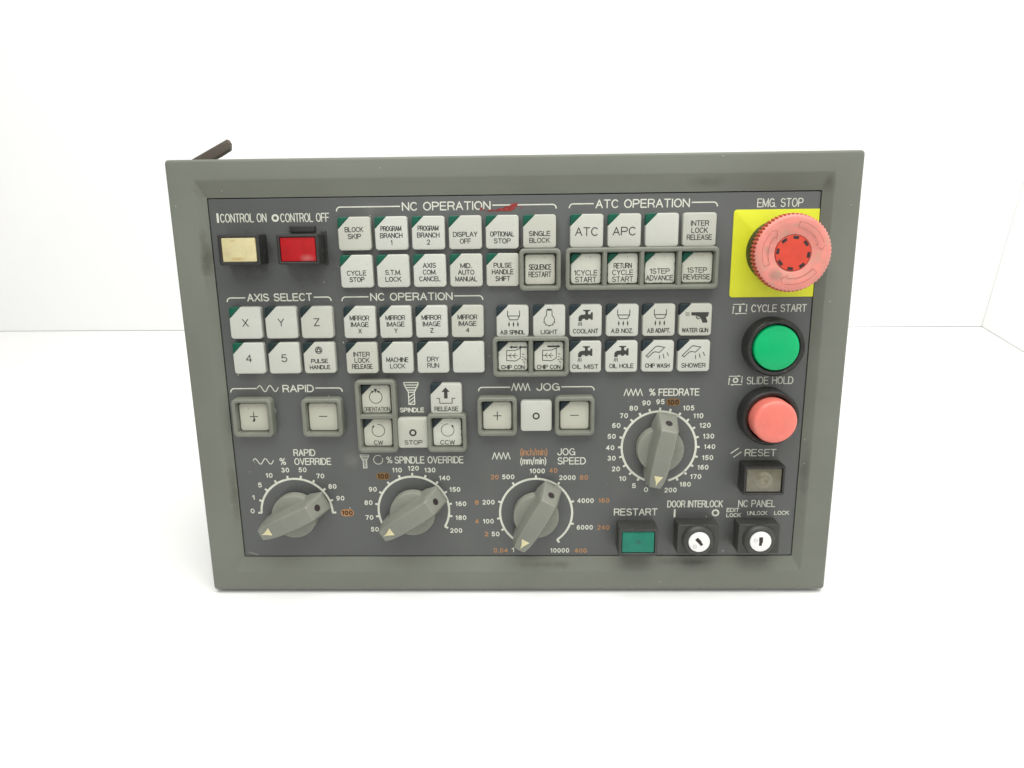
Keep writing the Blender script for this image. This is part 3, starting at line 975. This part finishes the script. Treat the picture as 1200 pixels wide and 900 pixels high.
def ic_tap(p):
    n = lambda *q: nrm(38, 28, 578, 568, *q)
    p.fill(n((185, 305), (185, 250), (200, 215), (228, 198), (265, 194), (296, 192), (302, 165), (296, 140), (262, 132), (265, 114), (381, 114), (383, 132),
             (352, 140), (346, 165), (354, 190), (386, 192), (394, 158), (426, 156), (426, 282), (390, 282), (384, 262), (356, 264), (346, 284), (302, 284),
             (292, 264), (258, 266), (242, 284), (238, 306)))
    for a_, b_ in (((197, 325), (180, 378)), ((215, 328), (209, 380)), ((236, 326), (238, 380))):
        p.stroke(n(a_, b_), 0.4)


def ic_chip(p, left=True):
    n = lambda *q: nrm(95, 442, 447, 790, *q)
    p.stroke(n((198, 545), (300, 545), (362, 520), (360, 640), (305, 672), (196, 667), (198, 545)), 0.4, True)
    p.stroke(n((198, 607), (325, 607)), 0.36)
    for x in (228, 278):
        p.stroke(n((x + 24, 580), (x, 607), (x + 24, 637)), 0.36)
    if left:
        for tip, end in ((230, 330), (338, 438)):
            p.fill(n((tip, 506), (tip + 32, 486), (tip + 32, 497), (end, 496), (end, 515), (tip + 32, 514), (tip + 32, 526)))
    else:
        p.fill(n((412, 500), (375, 480), (375, 490), (255, 490), (255, 510), (375, 510), (375, 520)))
    for q in (((385, 590), (405, 592)), ((385, 622), (400, 626)), ((380, 655), (398, 662)), ((412, 640), (428, 662)), ((400, 680), (416, 696))):
        p.stroke(n(*q), 0.42)


def ic_gun(p):
    n = lambda *q: nrm(490, 12, 890, 412, *q)
    p.fill(n((635, 118), (850, 118), (852, 135), (840, 172), (818, 180), (840, 240), (830, 250), (778, 250), (764, 215), (750, 185), (722, 166), (690, 160), (637, 158)))
    p.stroke(n((697, 165), (700, 185), (716, 203), (736, 200), (750, 190)), 0.42)
    p.stroke(n((722, 168), (716, 186)), 0.36)
    for y in (121, 134, 147, 160):
        p.stroke(n((565, y), (612, y)), 0.2)


def ic_shower(p):
    n = lambda *q: nrm(20, 465, 424, 857, *q)
    p.stroke(n((75, 655), (185, 545), (215, 532), (305, 550), (240, 613), (185, 604), (160, 614), (100, 672), (75, 655)), 0.42, True)
    for q in (((245, 650), (245, 695)), ((290, 635), (302, 685)), ((338, 615), (358, 655))):
        p.stroke(n(*q), 0.42)


def ic_release(p):
    n = lambda *q: nrm(757, 80, 1047, 360, *q)
    p.fill(n((900, 113), (938, 156), (917, 156), (917, 216), (884, 216), (884, 156), (861, 156)))
    p.stroke(n((815, 215), (842, 215), (842, 260), (958, 260), (958, 215), (985, 215)), 0.4)


def ic_orient(p):
    c, r = (-0.1, 1.2), 3.7
    p.stroke(arc(c[0], c[1], r, r, 118, 422, 28), 0.4)
    for a, s in ((118, 1), (62, -1)):
        q = radians(a)
        bx, by = c[0] + r * cos(q), c[1] + r * sin(q)
        t = (s * sin(q), -s * cos(q))
        p.fill([(bx + t[0] * 1.5, by + t[1] * 1.5), (bx - t[1] * 0.7 - t[0] * 0.5, by + t[0] * 0.7 - t[1] * 0.5), (bx + t[1] * 0.7 - t[0] * 0.5, by - t[0] * 0.7 - t[1] * 0.5)])
    p.fill([(-1.0, 6.2), (0.9, 6.2), (-0.1, 3.6)])


def ic_turn(p, cw=True):
    c, r, s = (0.3, 1.3), 3.75, 1 if cw else -1
    p.stroke([(c[0] + s * (x - c[0]), y) for x, y in arc(c[0], c[1], r, r, 95, -216, 28)], 0.38)
    q = radians(140)
    bx, by = c[0] + s * r * cos(q), c[1] + r * sin(q)
    t = (s * sin(q), -cos(q))
    p.fill([(bx + t[0] * 1.2, by + t[1] * 1.2), (bx - t[1] * 0.75 - t[0] * 0.6, by + t[0] * 0.75 - t[1] * 0.6), (bx + t[1] * 0.75 - t[0] * 0.6, by - t[0] * 0.75 - t[1] * 0.6)])


def ic_stop(p):
    p.ring(-0.05, 0.3, 1.55, 0.95)


def ic_zero(p):
    p.ring(-0.05, 0.1, 1.55, 0.85)


def ic_pulse(p):
    p.ring(0.0, 4.2, 1.75, 0.42)
    p.ring(0.0, 4.2, 1.0, 0.4)
    p.stroke([(-1.2, 3.4), (0, 5.6), (1.2, 3.4), (-1.2, 3.4)], 0.42)


def T(*rows):
    """rows: (text, v centre, width fraction, height fraction)"""
    return rows


X1, X2, X3, X4, X5, X6 = -80.75, -61.75, -42.75, -23.85, -4.95, 14.1
A1, A2, A3, A4 = 38.1, 57.2, 76.25, 95.2
G_, D_, V_, N_ = 'green', 'teal', 'navy', None
H3 = 0.155
KEYS = [
    # x, y, corner, rows, icon, guarded, words for the label
    (X1, 81.6, G_, T(("BLOCK", .375, .57, H3), ("SKIP", .58, .42, H3)), None, 0),
    (X2, 81.6, G_, T(("PROGRAM", .36, .64, H3), ("BRANCH", .565, .69, H3), ("1", .775, .05, H3)), None, 0),
    (X3, 81.6, G_, T(("PROGRAM", .36, .64, H3), ("BRANCH", .565, .69, H3), ("2", .775, .10, H3)), None, 0),
    (X4, 81.6, G_, T(("DISPLAY", .555, .75, H3), ("OFF", .76, .34, H3)), None, 0),
    (X5, 81.6, G_, T(("OPTIONAL", .56, .74, H3), ("STOP", .765, .52, H3)), None, 0),
    (X6, 81.6, G_, T(("SINGLE", .56, .66, H3), ("BLOCK", .76, .63, H3)), None, 0),
    (X1, 62.5, G_, T(("CYCLE", .55, .61, H3), ("STOP", .75, .47, H3)), None, 0),
    (X2, 62.5, G_, T(("S.T.M.", .54, .5, H3), ("LOCK", .75, .5, H3)), None, 0),
    (X3, 62.5, G_, T(("AXIS", .34, .41, H3), ("COM.", .545, .43, H3), ("CANCEL", .75, .66, H3)), None, 0),
    (X4, 62.5, G_, T(("MID.", .36, .35, H3), ("AUTO", .56, .51, H3), ("MANUAL", .765, .68, H3)), None, 0),
    (X5, 62.5, G_, T(("PULSE", .36, .56, H3), ("HANDLE", .56, .67, H3), ("SHIFT", .765, .46, H3)), None, 0),
    (14.3, 62.4, N_, T(("SEQUENCE", .42, .75, .19), ("RESTART", .66, .76, .19)), None, 1),
    (A1, 81.6, G_, T(("ATC", .52, .71, .26)), None, 0),
    (A2, 81.6, G_, T(("APC", .52, .71, .26)), None, 0),
    (A3, 81.6, G_, (), None, 0),
    (A4, 81.6, N_, T(("INTER", .31, .55, .165), ("LOCK", .52, .5, .165), ("RELEASE", .725, .76, .165)), None, 0),
    (37.9, 62.5, G_, T(("1CYCLE", .63, .78, .18), ("START", .85, .71, .18)), None, 1),
    (56.9, 62.5, G_, T(("RETURN", .41, .6, .18), ("CYCLE", .63, .7, .18), ("START", .85, .7, .18)), None, 1),
    (75.9, 62.5, G_, T(("1STEP", .6, .66, .18), ("ADVANCE", .82, .9, .18)), None, 1),
    (95.0, 62.5, G_, T(("1STEP", .58, .66, .18), ("REVERSE", .8, .87, .18)), None, 1),
    (-141.4, 36.1, G_, T(("X", .49, .2, .25)), None, 0),
    (-122.4, 36.1, D_, T(("Y", .49, .2, .25)), None, 0),
    (-103.5, 36.1, D_, T(("Z", .49, .19, .25)), None, 0),
    (-141.4, 17.1, G_, T(("4", .5, .2, .25)), None, 0),
    (-122.4, 17.1, D_, T(("5", .5, .2, .25)), None, 0),
    (-103.5, 17.1, D_, T(("PULSE", .6, .55, .14), ("HANDLE", .8, .66, .14)), ic_pulse, 0),
    (X1, 35.9, D_, T(("MIRROR", .36, .62, .16), ("IMAGE", .565, .57, .16), ("X", .77, .11, .15)), None, 0),
    (X2, 35.9, D_, T(("MIRROR", .36, .62, .16), ("IMAGE", .565, .57, .16), ("Y", .77, .11, .15)), None, 0),
    (X3, 35.9, D_, T(("MIRROR", .36, .62, .16), ("IMAGE", .565, .57, .16), ("Z", .77, .11, .15)), None, 0),
    (X4, 35.9, D_, T(("MIRROR", .36, .62, .16), ("IMAGE", .565, .57, .16), ("4", .77, .12, .15)), None, 0),
    (X1, 16.8, D_, T(("INTER", .375, .53, .16), ("LOCK", .57, .48, .16), ("RELEASE", .77, .66, .16)), None, 0),
    (X2, 16.8, D_, T(("MACHINE", .56, .71, .16), ("LOCK", .765, .49, .16)), None, 0),
    (X3, 16.8, D_, T(("DRY", .55, .38, .16), ("RUN", .755, .38, .16)), None, 0),
    (X4, 16.8, D_, (), None, 0),
    (-0.2, 35.7, V_, T(("A.B SPINDL", .84, .77, .14)), ic_nozzle, 0),
    (19.0, 35.7, V_, T(("LIGHT", .84, .53, .145)), ic_bulb, 0),
    (A1, 35.7, V_, T(("COOLANT", .825, .8, .15)), ic_tap, 0),
    (A2, 35.7, V_, T(("A.B NOZ.", .825, .69, .15)), ic_nozzle, 0),
    (A3, 35.7, V_, T(("A.B ADAPT.", .825, .72, .15)), ic_nozzle, 0),
    (A4, 35.7, V_, T(("WATER GUN", .825, .82, .145)), ic_gun, 0),
    (-0.3, 16.9, V_, T(("CHIP CON", .875, .8, .15)), lambda p: ic_chip(p, True), 1),
    (18.8, 16.9, V_, T(("CHIP CON", .875, .8, .15)), lambda p: ic_chip(p, False), 1),
    (A1, 16.5, V_, T(("OIL MIST", .815, .83, .15)), ic_tap, 0),
    (A2, 16.5, V_, T(("OIL HOLE", .8, .77, .15)), ic_tap, 0),
    (A3, 16.5, V_, T(("CHIP WASH", .8, .77, .145)), ic_shower, 0),
    (A4, 16.5, V_, T(("SHOWER", .8, .77, .15)), ic_shower, 0),
    (-142.2, -15.7, N_, T(("+", .48, .3, .48)), None, 1),
    (-104.1, -15.8, N_, T(("-", .48, .3, .48)), None, 1),
    (-9.1, -15.8, V_, T(("+", .5, .3, .48)), None, 1),
    (12.0, -15.9, N_, (), ic_zero, 0),
    (32.7, -15.8, V_, T(("-", .5, .3, .48)), None, 1),
    (-74.6, -6.0, V_, T(("ORIENTATION", .86, .92, .165)), ic_orient, 1),
    (-74.6, -24.9, V_, T(("CW", .87, .33, .17)), lambda p: ic_turn(p, True), 1),
    (-55.2, -25.1, N_, T(("STOP", .81, .6, .15)), ic_stop, 0),
    (-36.5, -5.9, V_, T(("RELEASE", .83, .77, .15)), ic_release, 0),
    (-36.6, -24.9, V_, T(("CCW", .87, .52, .17)), lambda p: ic_turn(p, False), 1),
]
CORNER = {'green': M_KGREEN, 'teal': M_KTEAL, 'navy': M_KNAVY}
_cache = {}


def key_mesh(s, corner, top, m):
    k = (s, bool(corner), top, m.name)
    if k in _cache:
        return _cache[k]
    h, c = s / 2, s * 0.365
    body = MB()
    if corner:
        pts = [(-h, -h), (h, -h), (h, h), (-h + c, h), (-h, h - c)]
        rad = [1.6, 1.6, 1.6, 0.12, 0.12]
    else:
        pts = [(-h, -h), (h, -h), (h, h), (-h, h)]
        rad = [1.6] * 4
    solid(body, pts, rad, FZ - 1.0, top, 0.55, 4, 0.12, 4)
    lens = None
    if corner:
        g = 0.07
        lens = MB()
        solid(lens, [(-h, h - c + g), (-h + c - g, h), (-h, h)], [0.1, 0.1, 1.6], FZ - 1.0, top - 0.1, 0.5, 4, 0.0, 4)
    _cache[k] = (body, lens)
    return _cache[k]


_names = {}
for x, y, corner, rows, icon, guarded in KEYS:
    s = 15.6 if guarded else KW
    top = -1.0 if guarded else 0.0
    m = M_KEYG if guarded else M_KEY
    body, lens = key_mesh(s, corner, top, m)
    words = " ".join(r[0] for r in rows)
    words = {"+": "with a plus sign", "-": "with a minus sign", "": "without lettering"}.get(words, "marked " + words)
    lab = ("grimy " if guarded else "") + "white key " + words + (" with %s corner" % {'green': 'green', 'teal': 'dark teal', 'navy': 'dark navy'}[corner] if corner else "")
    k = body.build("push_key", m, panel, P(x, y), smooth=35, label=lab)
    k.rotation_euler = (radians(random.uniform(-.5, .5)), radians(random.uniform(-.5, .5)), radians(random.uniform(-.4, .4)))
    if lens:
        lens.build("corner_lens", CORNER[corner], k, (0, 0, 0), smooth=35)
    if rows or icon:
        pr = Print()
        if rows and isinstance(rows[0], str):
            rows = (rows,)
        for t, v, w_, h_ in rows:
            pr.text(t, 0.0, (0.5 - v) * s, w_ * s, h_ * s, (0.3 if len(t) > 10 else 0.41) if h_ < 0.2 else 0.5, 1.15)
        if icon:
            n0 = len(pr.v)
            icon(pr)
            if guarded:
                q = s / KW
                pr.v[n0:] = [(vx * q, vy * q, vz) for vx, vy, vz in pr.v[n0:]]
        if rows and rows[0][0] == "+" and corner is None:
            for bx, by, br in ((-0.1, -1.7, 0.75), (0.4, -1.3, 0.5), (-0.5, -2.2, 0.45), (0.1, -0.7, 0.35)):
                pr.fill([(bx + br * random.uniform(.6, 1.2) * cos(a), by + br * random.uniform(.6, 1.2) * sin(a)) for a in [2 * pi * i / 11 for i in range(11)]])
        pr.build("legend", M_INK, k, (0, 0, top), smooth=0)

# ------------------------------------------------------------------ key guards
def guard(cx, cy, cells, w, h, label):
    """cells: centres of the openings relative to the guard"""
    mb = MB()
    n = 5
    zt = 1.9
    x0 = min(c[0] for c in cells) - 8.7
    x1 = max(c[0] for c in cells) + 8.7
    y0 = min(c[1] for c in cells) - 8.7
    y1 = max(c[1] for c in cells) + 8.7
    ow, oh = w / 2, h / 2
    outer = lambda i, z: at_z(rpoly(rect_pts(w, h), [2.6] * 4, i, n), z)
    inner = lambda i, z: at_z(rpoly([(x0, y0), (x1, y0), (x1, y1), (x0, y1)], [1.2] * 4, i, n), z)
    loops = [outer(-0.15, FZ - 0.3), outer(0.0, zt - 0.9)]
    for k in range(1, 5):
        a = pi / 2 * k / 4
        loops.append(outer(0.9 * (1 - cos(a)), zt - 0.9 + 0.9 * sin(a)))
    loops += [inner(-0.35, zt), inner(-0.08, zt - 0.12), inner(0.05, zt - 0.45), inner(0.66, FZ + 1.6), inner(0.7, FZ - 0.3)]
    mb.loft(loops, False, False)
    # dividers between openings
    cs = sorted(cells)
    for (ax, ay), (bx, by) in zip(cs[:-1], cs[1:]):
        mx, my = (ax + bx) / 2, (ay + by) / 2
        prof = [(-1.5, FZ - 0.3), (-1.45, FZ + 1.6), (-1.1, zt - 0.6), (-0.75, zt - 0.2), (0.75, zt - 0.2), (1.1, zt - 0.6), (1.45, FZ + 1.6), (1.5, FZ - 0.3)]
        if abs(ax - bx) > abs(ay - by):
            L0 = [(mx + q, y0 - 0.6, z) for q, z in prof]
            L1 = [(mx + q, y1 + 0.6, z) for q, z in prof]
        else:
            L0 = [(x0 - 0.6, my + q, z) for q, z in prof][::-1]
            L1 = [(x1 + 0.6, my + q, z) for q, z in prof][::-1]
        mb.loft([L0[::-1], L1[::-1]])
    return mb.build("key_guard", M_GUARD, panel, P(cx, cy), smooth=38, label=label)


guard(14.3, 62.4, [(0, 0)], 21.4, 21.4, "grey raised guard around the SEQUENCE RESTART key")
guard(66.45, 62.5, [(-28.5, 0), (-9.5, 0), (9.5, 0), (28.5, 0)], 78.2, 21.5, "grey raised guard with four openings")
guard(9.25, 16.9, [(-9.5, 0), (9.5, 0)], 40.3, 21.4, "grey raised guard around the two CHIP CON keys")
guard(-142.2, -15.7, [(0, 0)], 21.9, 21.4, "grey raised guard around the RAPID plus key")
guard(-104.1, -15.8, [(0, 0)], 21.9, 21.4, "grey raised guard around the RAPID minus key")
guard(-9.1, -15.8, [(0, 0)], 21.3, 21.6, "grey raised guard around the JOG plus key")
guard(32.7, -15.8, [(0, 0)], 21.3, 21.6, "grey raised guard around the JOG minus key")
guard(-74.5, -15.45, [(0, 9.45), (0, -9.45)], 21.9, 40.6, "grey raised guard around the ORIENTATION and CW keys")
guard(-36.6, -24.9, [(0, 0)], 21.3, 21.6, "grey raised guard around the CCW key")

# ------------------------------------------------------------------ rotary knobs
def knob(cx, cy, ang_deg, label):
    mb = MB()
    lathe(mb, [(11.6, 0.4), (12.7, 0.8), (12.7, 5.2), (12.4, 6.0), (11.7, 6.35), (0.5, 6.5)], 56)
    # bar: local +x towards the pointer tip; sections (t, half base, half top, z base, z top)
    bm = bmesh.new()
    secs = [(-20.2, 5.2, 4.7, 2.2, 5.2), (-13.8, 7.0, 4.3, 1.6, 16.2), (-4.0, 7.2, 4.6, 1.6, 16.0), (8.0, 6.9, 4.4, 1.6, 14.6), (14.0, 6.3, 4.0, 1.8, 13.4), (16.0, 5.7, 3.8, 2.2, 13.0), (19.8, 4.2, 3.0, 3.4, 11.6)]
    rings = []
    for t, wb, wt, zb, zt in secs:
        wm, zm = wb * 0.55 + wt * 0.45, zb + (zt - zb) * 0.72
        rings.append([bm.verts.new((t * MM, yy * MM, zz * MM)) for yy, zz in ((-wb, zb), (wb, zb), (wm, zm), (wt, zt), (-wt, zt), (-wm, zm))])
    for a, b in zip(rings[:-1], rings[1:]):
        for i in range(6):
            j = (i + 1) % 6
            bm.faces.new((a[i], b[i], b[j], a[j]))
    bm.faces.new(rings[0])
    bm.faces.new(rings[-1][::-1])
    bmesh.ops.recalc_face_normals(bm, faces=bm.faces)
    es = [e for e in bm.edges if e.calc_face_angle(0) > radians(18)]
    bmesh.ops.bevel(bm, geom=es, offset=0.8 * MM, segments=3, affect='EDGES', profile=0.6, clamp_overlap=True)
    bm.verts.ensure_lookup_table()
    bm.verts.index_update()
    mb.add([(v.co.x / MM, v.co.y / MM, v.co.z / MM) for v in bm.verts], [[v.index for v in f.verts] for f in bm.faces])
    bm.free()
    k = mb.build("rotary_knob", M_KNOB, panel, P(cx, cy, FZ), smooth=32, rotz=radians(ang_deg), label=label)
    # pointer triangle lying on the sloping top
    pr = Print()
    zt = lambda t: 14.6 + (13.0 - 14.6) * (t - 8) / 8 if t < 16 else 13.0 + (11.6 - 13.0) * (t - 16) / 3.6
    pts = [(12.2, 2.4), (12.2, -2.4), (16.0, -0.55), (16.0, 0.55)]
    pr.add([(t, yy, zt(t) + 0.06) for t, yy in pts], [[0, 1, 2, 3]])
    pr.add([(t, yy, zt(t) + 0.07) for t, yy in ((16.0, 0.55), (16.0, -0.55), (18.3, -0.08), (18.3, 0.08))], [[0, 1, 2, 3]])
    pm = pr.build("pointer_mark", M_CREAMMARK, k, (0, 0, 0), smooth=0)
    # set screw hole in the sloping back face
    hb = MB()
    p0, p1 = Vector((-20.2, 0, 5.2)), Vector((-13.8, 0, 16.2))
    d = (p1 - p0).normalized()
    nn = Vector((-d.z, 0, d.x))
    c = p0 + (p1 - p0) * 0.52 + nn * 0.08
    e = Vector((0, 1, 0))
    outer = [tuple(c + d * 1.9 * cos(a) + e * 1.9 * sin(a)) for a in [2 * pi * i / 24 for i in range(24)]]
    rim = [tuple(c + nn * 0.05 + d * 1.6 * cos(a) + e * 1.6 * sin(a)) for a in [2 * pi * i / 24 for i in range(24)]]
    mid = [tuple(c + nn * -0.02 + d * 1.3 * cos(a) + e * 1.3 * sin(a)) for a in [2 * pi * i / 24 for i in range(24)]]
    hb.loft([outer, rim, mid])
    hb.build("set_screw", M_SLOT, k, (0, 0, 0))
    return k


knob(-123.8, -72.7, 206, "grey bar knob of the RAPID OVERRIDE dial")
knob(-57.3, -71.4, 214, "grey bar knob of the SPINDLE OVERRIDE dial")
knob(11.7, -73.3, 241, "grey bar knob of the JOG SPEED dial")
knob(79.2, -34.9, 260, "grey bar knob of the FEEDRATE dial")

# ------------------------------------------------------------------ emergency stop
mb = MB()
solid(mb, [(112.9, 46.8), (156.1, 46.8), (156.1, 91.2), (112.9, 91.2)], [1.6, 0.3, 0.3, 1.6], FZ - 0.2, FZ + 0.5, 0.2, 4, 0, 2)
mb.build("yellow_plate", M_YELLOW, panel, P(0, 0), label="bright yellow plate behind the emergency stop")
EX, EY = 136.0, 70.2
mb = MB()
TEETH = 60
n = TEETH * 4


def knurl(r, depth, z):
    out = []
    for i in range(n):
        a = 2 * pi * i / n
        k = i % 4
        out.append(((r - (depth if k in (2, 3) else 0)) * cos(a), (r - (depth if k in (2, 3) else 0)) * sin(a), z))
    return out


mb.cur = 1
mb.loft([knurl(15.0, 0, 12.6), knurl(18.0, 0.0, 12.8), knurl(18.9, 1.0, 13.4), knurl(18.9, 1.0, 17.6), knurl(18.6, 0.6, 18.5)], True, False)
mb.cur = 0
mb.loft([knurl(18.6, 0.6, 18.5), knurl(18.1, 0.0, 19.0), knurl(17.3, 0, 19.45), knurl(16.4, 0, 19.7), knurl(14.0, 0, 19.6), knurl(9.2, 0, 19.1), knurl(8.9, 0, 18.9), knurl(8.7, 0, 18.2)], False, True)
stop = mb.build("emergency_stop_button", [M_PINK, M_PINKEDGE], panel, P(EX, EY), smooth=38, label="faded pink red mushroom emergency stop on the yellow plate")
mb = MB()
lathe(mb, [(15.9, FZ + 0.4), (15.9, 3.0), (15.5, 4.0), (15.0, 12.9)], 48)
mb.build("collar", M_BLACK, stop)
mb = MB()
lathe(mb, [(8.55, 18.0), (8.55, 18.95), (8.35, 19.15), (0.2, 19.2)], 48)
disc = mb.build("center_disc", M_RED, stop, label="orange red disc with eight black notches")
pr = Print()
for i in range(8):
    a = radians(83 - 45 * i)
    c, s = cos(a), sin(a)
    pr.fill([(c * r - s * t, s * r + c * t) for r, t in ((6.75, -1.35), (8.2, -1.35), (8.2, 1.35), (6.75, 1.35))])
pr.build("notches", M_SLOT, stop, (0, 0, 19.2), smooth=0)


def turn_arrow(p, a0, a1, th):
    """outline of a curved arrow running clockwise from a0 to a1 between radii"""
    ri, ro, rm = 12.2, 15.0, 13.6
    hd = 13.0
    o = arc(0, 0, ro, ro, a0, a1 + hd, 14)
    i = arc(0, 0, ri, ri, a1 + hd, a0, 14)
    e = radians(a1)
    tip = (rm * cos(e), rm * sin(e))
    b = radians(a1 + hd)
    pts = o + [(16.6 * cos(b), 16.6 * sin(b)), tip, (10.9 * cos(b), 10.9 * sin(b))] + i
    p.stroke(pts, th, True)


pr = Print()
for a0, a1 in ((82, 6), (205, 128), (322, 246)):
    turn_arrow(pr, a0, a1, 0.28)
pr.build("arrow_marks", M_GROOVE, stop, (0, 0, 19.62), smooth=0)
pr = Print()
for a0, a1 in ((81, 5), (204, 127), (321, 245)):
    turn_arrow(pr, a0, a1, 0.16)
pr.build("arrow_edges", M_GROOVEL, stop, (-0.12, -0.2, 19.56), smooth=0)

# ------------------------------------------------------------------ round push buttons
def round_button(cx, cy, prof, m, ring_prof, label, mside=None):
    mb = MB()
    lathe(mb, prof, 64)
    b_ = mb.build("push_button", m, panel, P(cx, cy), smooth=40, label=label)
    rb = MB()
    lathe(rb, ring_prof, 64, False, False)
    rb.build("bezel_ring", M_BLACK, b_)
    return b_


RING = [(15.0, FZ - 0.3), (15.0, 1.6), (14.7, 2.6), (14.0, 3.3), (13.4, 3.4), (12.6, 2.9), (12.35, 0.0), (12.3, FZ)]
RING2 = [(15.2, FZ - 0.3), (15.2, 4.4), (14.9, 5.5), (14.2, 6.2), (13.4, 6.2), (12.5, 5.6), (12.2, 2.0), (12.2, FZ)]
round_button(136.0, 21.4, [(11.75, FZ), (11.75, 6.0), (11.4, 6.9), (10.6, 7.3), (0.3, 7.4)], M_GREEN, RING2, "green round CYCLE START push button")
rb_ = round_button(135.9, -16.4, [(11.5, FZ), (11.5, 11.6), (11.1, 12.9), (10.2, 13.6), (8.6, 13.9), (0.3, 14.0)], M_SALMON, RING2, "salmon red round SLIDE HOLD push button")

# ------------------------------------------------------------------ rectangular illuminated buttons
def lamp_button(cx, cy, w, h, top, lw, lh, m, label, frame_m=M_BLACK, lens_drop=0.6, dome=False, notch=False, ldx=0.0):
    mb = MB()
    lip = 0.55
    out = lambda i, z: at_z(rrect(w, h, 0.7, i, 0, 0, 3), z)
    inn = lambda i, z: at_z(rrect(lw + 0.5, lh + 0.5, 0.5, i, ldx, 0, 3), z)
    loops = [out(0, FZ - 0.3), out(0, top - 0.5), out(0.15, top - 0.15), out(0.5, top), inn(-0.25, top), inn(0.0, top - 0.25), inn(0.0, top - 2.4)]
    mb.loft(loops, True, True)
    if notch:
        mb.loft([at_z(rrect(5.2, 1.3, 0.3, 0, 0.6, h / 2 - 0.8, 3), top - 0.4), at_z(rrect(5.0, 1.1, 0.3, 0, 0.6, h / 2 - 0.8, 3), top + 0.3)])
    body = mb.build("lamp_button", frame_m, panel, P(cx, cy), smooth=35, label=label)
    lb = MB()
    solid(lb, rect_pts(lw, lh, ldx, 0), [0.5] * 4, top - 2.5, top - lens_drop, 0.35, 3)
    ln = lb.build("lens", m, body)
    if dome:
        db = MB()
        z0 = top - lens_drop
        lathe(db, [(5.2, z0 - 0.1), (4.6, z0 + 0.03), (3.4, z0 + 0.3), (2.4, z0 + 0.6), (1.8, z0 + 0.5), (1.0, z0 + 0.1), (0.2, z0 + 0.05)], 40)
        db.build("lens_bulge", M_LBULB, body)
    return body


lamp_button(-138.0, 74.4, 21.2, 15.2, 7.6, 17.4, 11.9, M_LCREAM, "cream yellowed CONTROL ON lamp button in black housing", lens_drop=0.1)
ob = lamp_button(-107.8, 74.3, 21.2, 15.0, 8.4, 17.8, 11.9, M_LRED, "red CONTROL OFF lamp button in black housing", lens_drop=0.5)
mb = MB()
solid(mb, rect_pts(13.2, 3.2, -0.3, 10.0), [0.3] * 4, FZ - 0.2, -2.0, 0.3, 3, 0.1)
solid(mb, rect_pts(2.6, 17.0, 10.4, 0.4), [0.3] * 4, FZ - 0.2, -2.6, 0.3, 3, 0.1)
mb.build("latch", M_BLACK, ob)
lamp_button(134.6, -51.0, 22.0, 16.4, 6.8, 18.8, 13.4, M_LGREY, "smoky clear RESET lamp button in black housing", lens_drop=1.0, dome=True)
lamp_button(67.7, -86.2, 21.4, 16.2, 8.0, 17.6, 12.3, M_LGREEN, "teal green RESTART lamp button in black housing", lens_drop=0.5, frame_m=M_DKGREY, notch=True)

# ------------------------------------------------------------------ key switches
def key_switch(cx, cy, slot_deg, label):
    mb = MB()
    pts = rect_pts(22.6, 17.4)
    solid(mb, pts, [1.0] * 4, FZ - 0.3, 5.6, 0.5, 3)
    b_ = mb.build("key_switch", M_DKGREY, panel, P(cx, cy), smooth=35, label=label)
    cb = MB()
    lathe(cb, [(8.9, 5.4), (8.9, 6.4), (8.4, 7.6), (7.2, 8.5), (6.3, 8.8), (6.0, 8.6), (5.95, 6.0)], 48, False, False)
    cb.build("collar", M_DKGREY, b_)
    lb = MB()
    lathe(lb, [(5.85, 5.0), (5.85, 8.7), (5.6, 9.1), (5.2, 9.2), (0.3, 9.25)], 48)
    lb.build("lock_cylinder", M_CHROME, b_)
    pr = Print()
    q = radians(slot_deg)
    shape = [(-0.85, -2.6), (0.75, -2.6), (0.75, -1.0), (1.15, -0.6), (1.05, 1.0), (0.95, 2.5), (-1.05, 2.4), (-1.0, 0.4), (-0.85, -0.4)]
    pr.fill([(x * cos(q) - y * sin(q) - 0.1, x * sin(q) + y * cos(q) + 0.4) for x, y in shape])
    pr.build("keyhole", M_SLOT, b_, (0, 0, 9.25), smooth=0)
    pr = Print()
    o = Vector((-2.9, 0.9)) if abs(slot_deg) < 20 else Vector((-2.4, -2.4))
    pr.ring(o.x, o.y, 1.0, 0.16)
    pr.stroke([(o.x - 0.6, o.y + 0.2), (o.x + 0.6, o.y - 0.1)], 0.16)
    pr.build("stamp", M_HOUSE, b_, (0, 0, 9.25), smooth=0)
    return b_


key_switch(100.8, -85.6, 40, "black DOOR INTERLOCK key switch with a slanting keyhole")
key_switch(134.2, -85.4, -2, "black NC PANEL key switch with an upright keyhole")
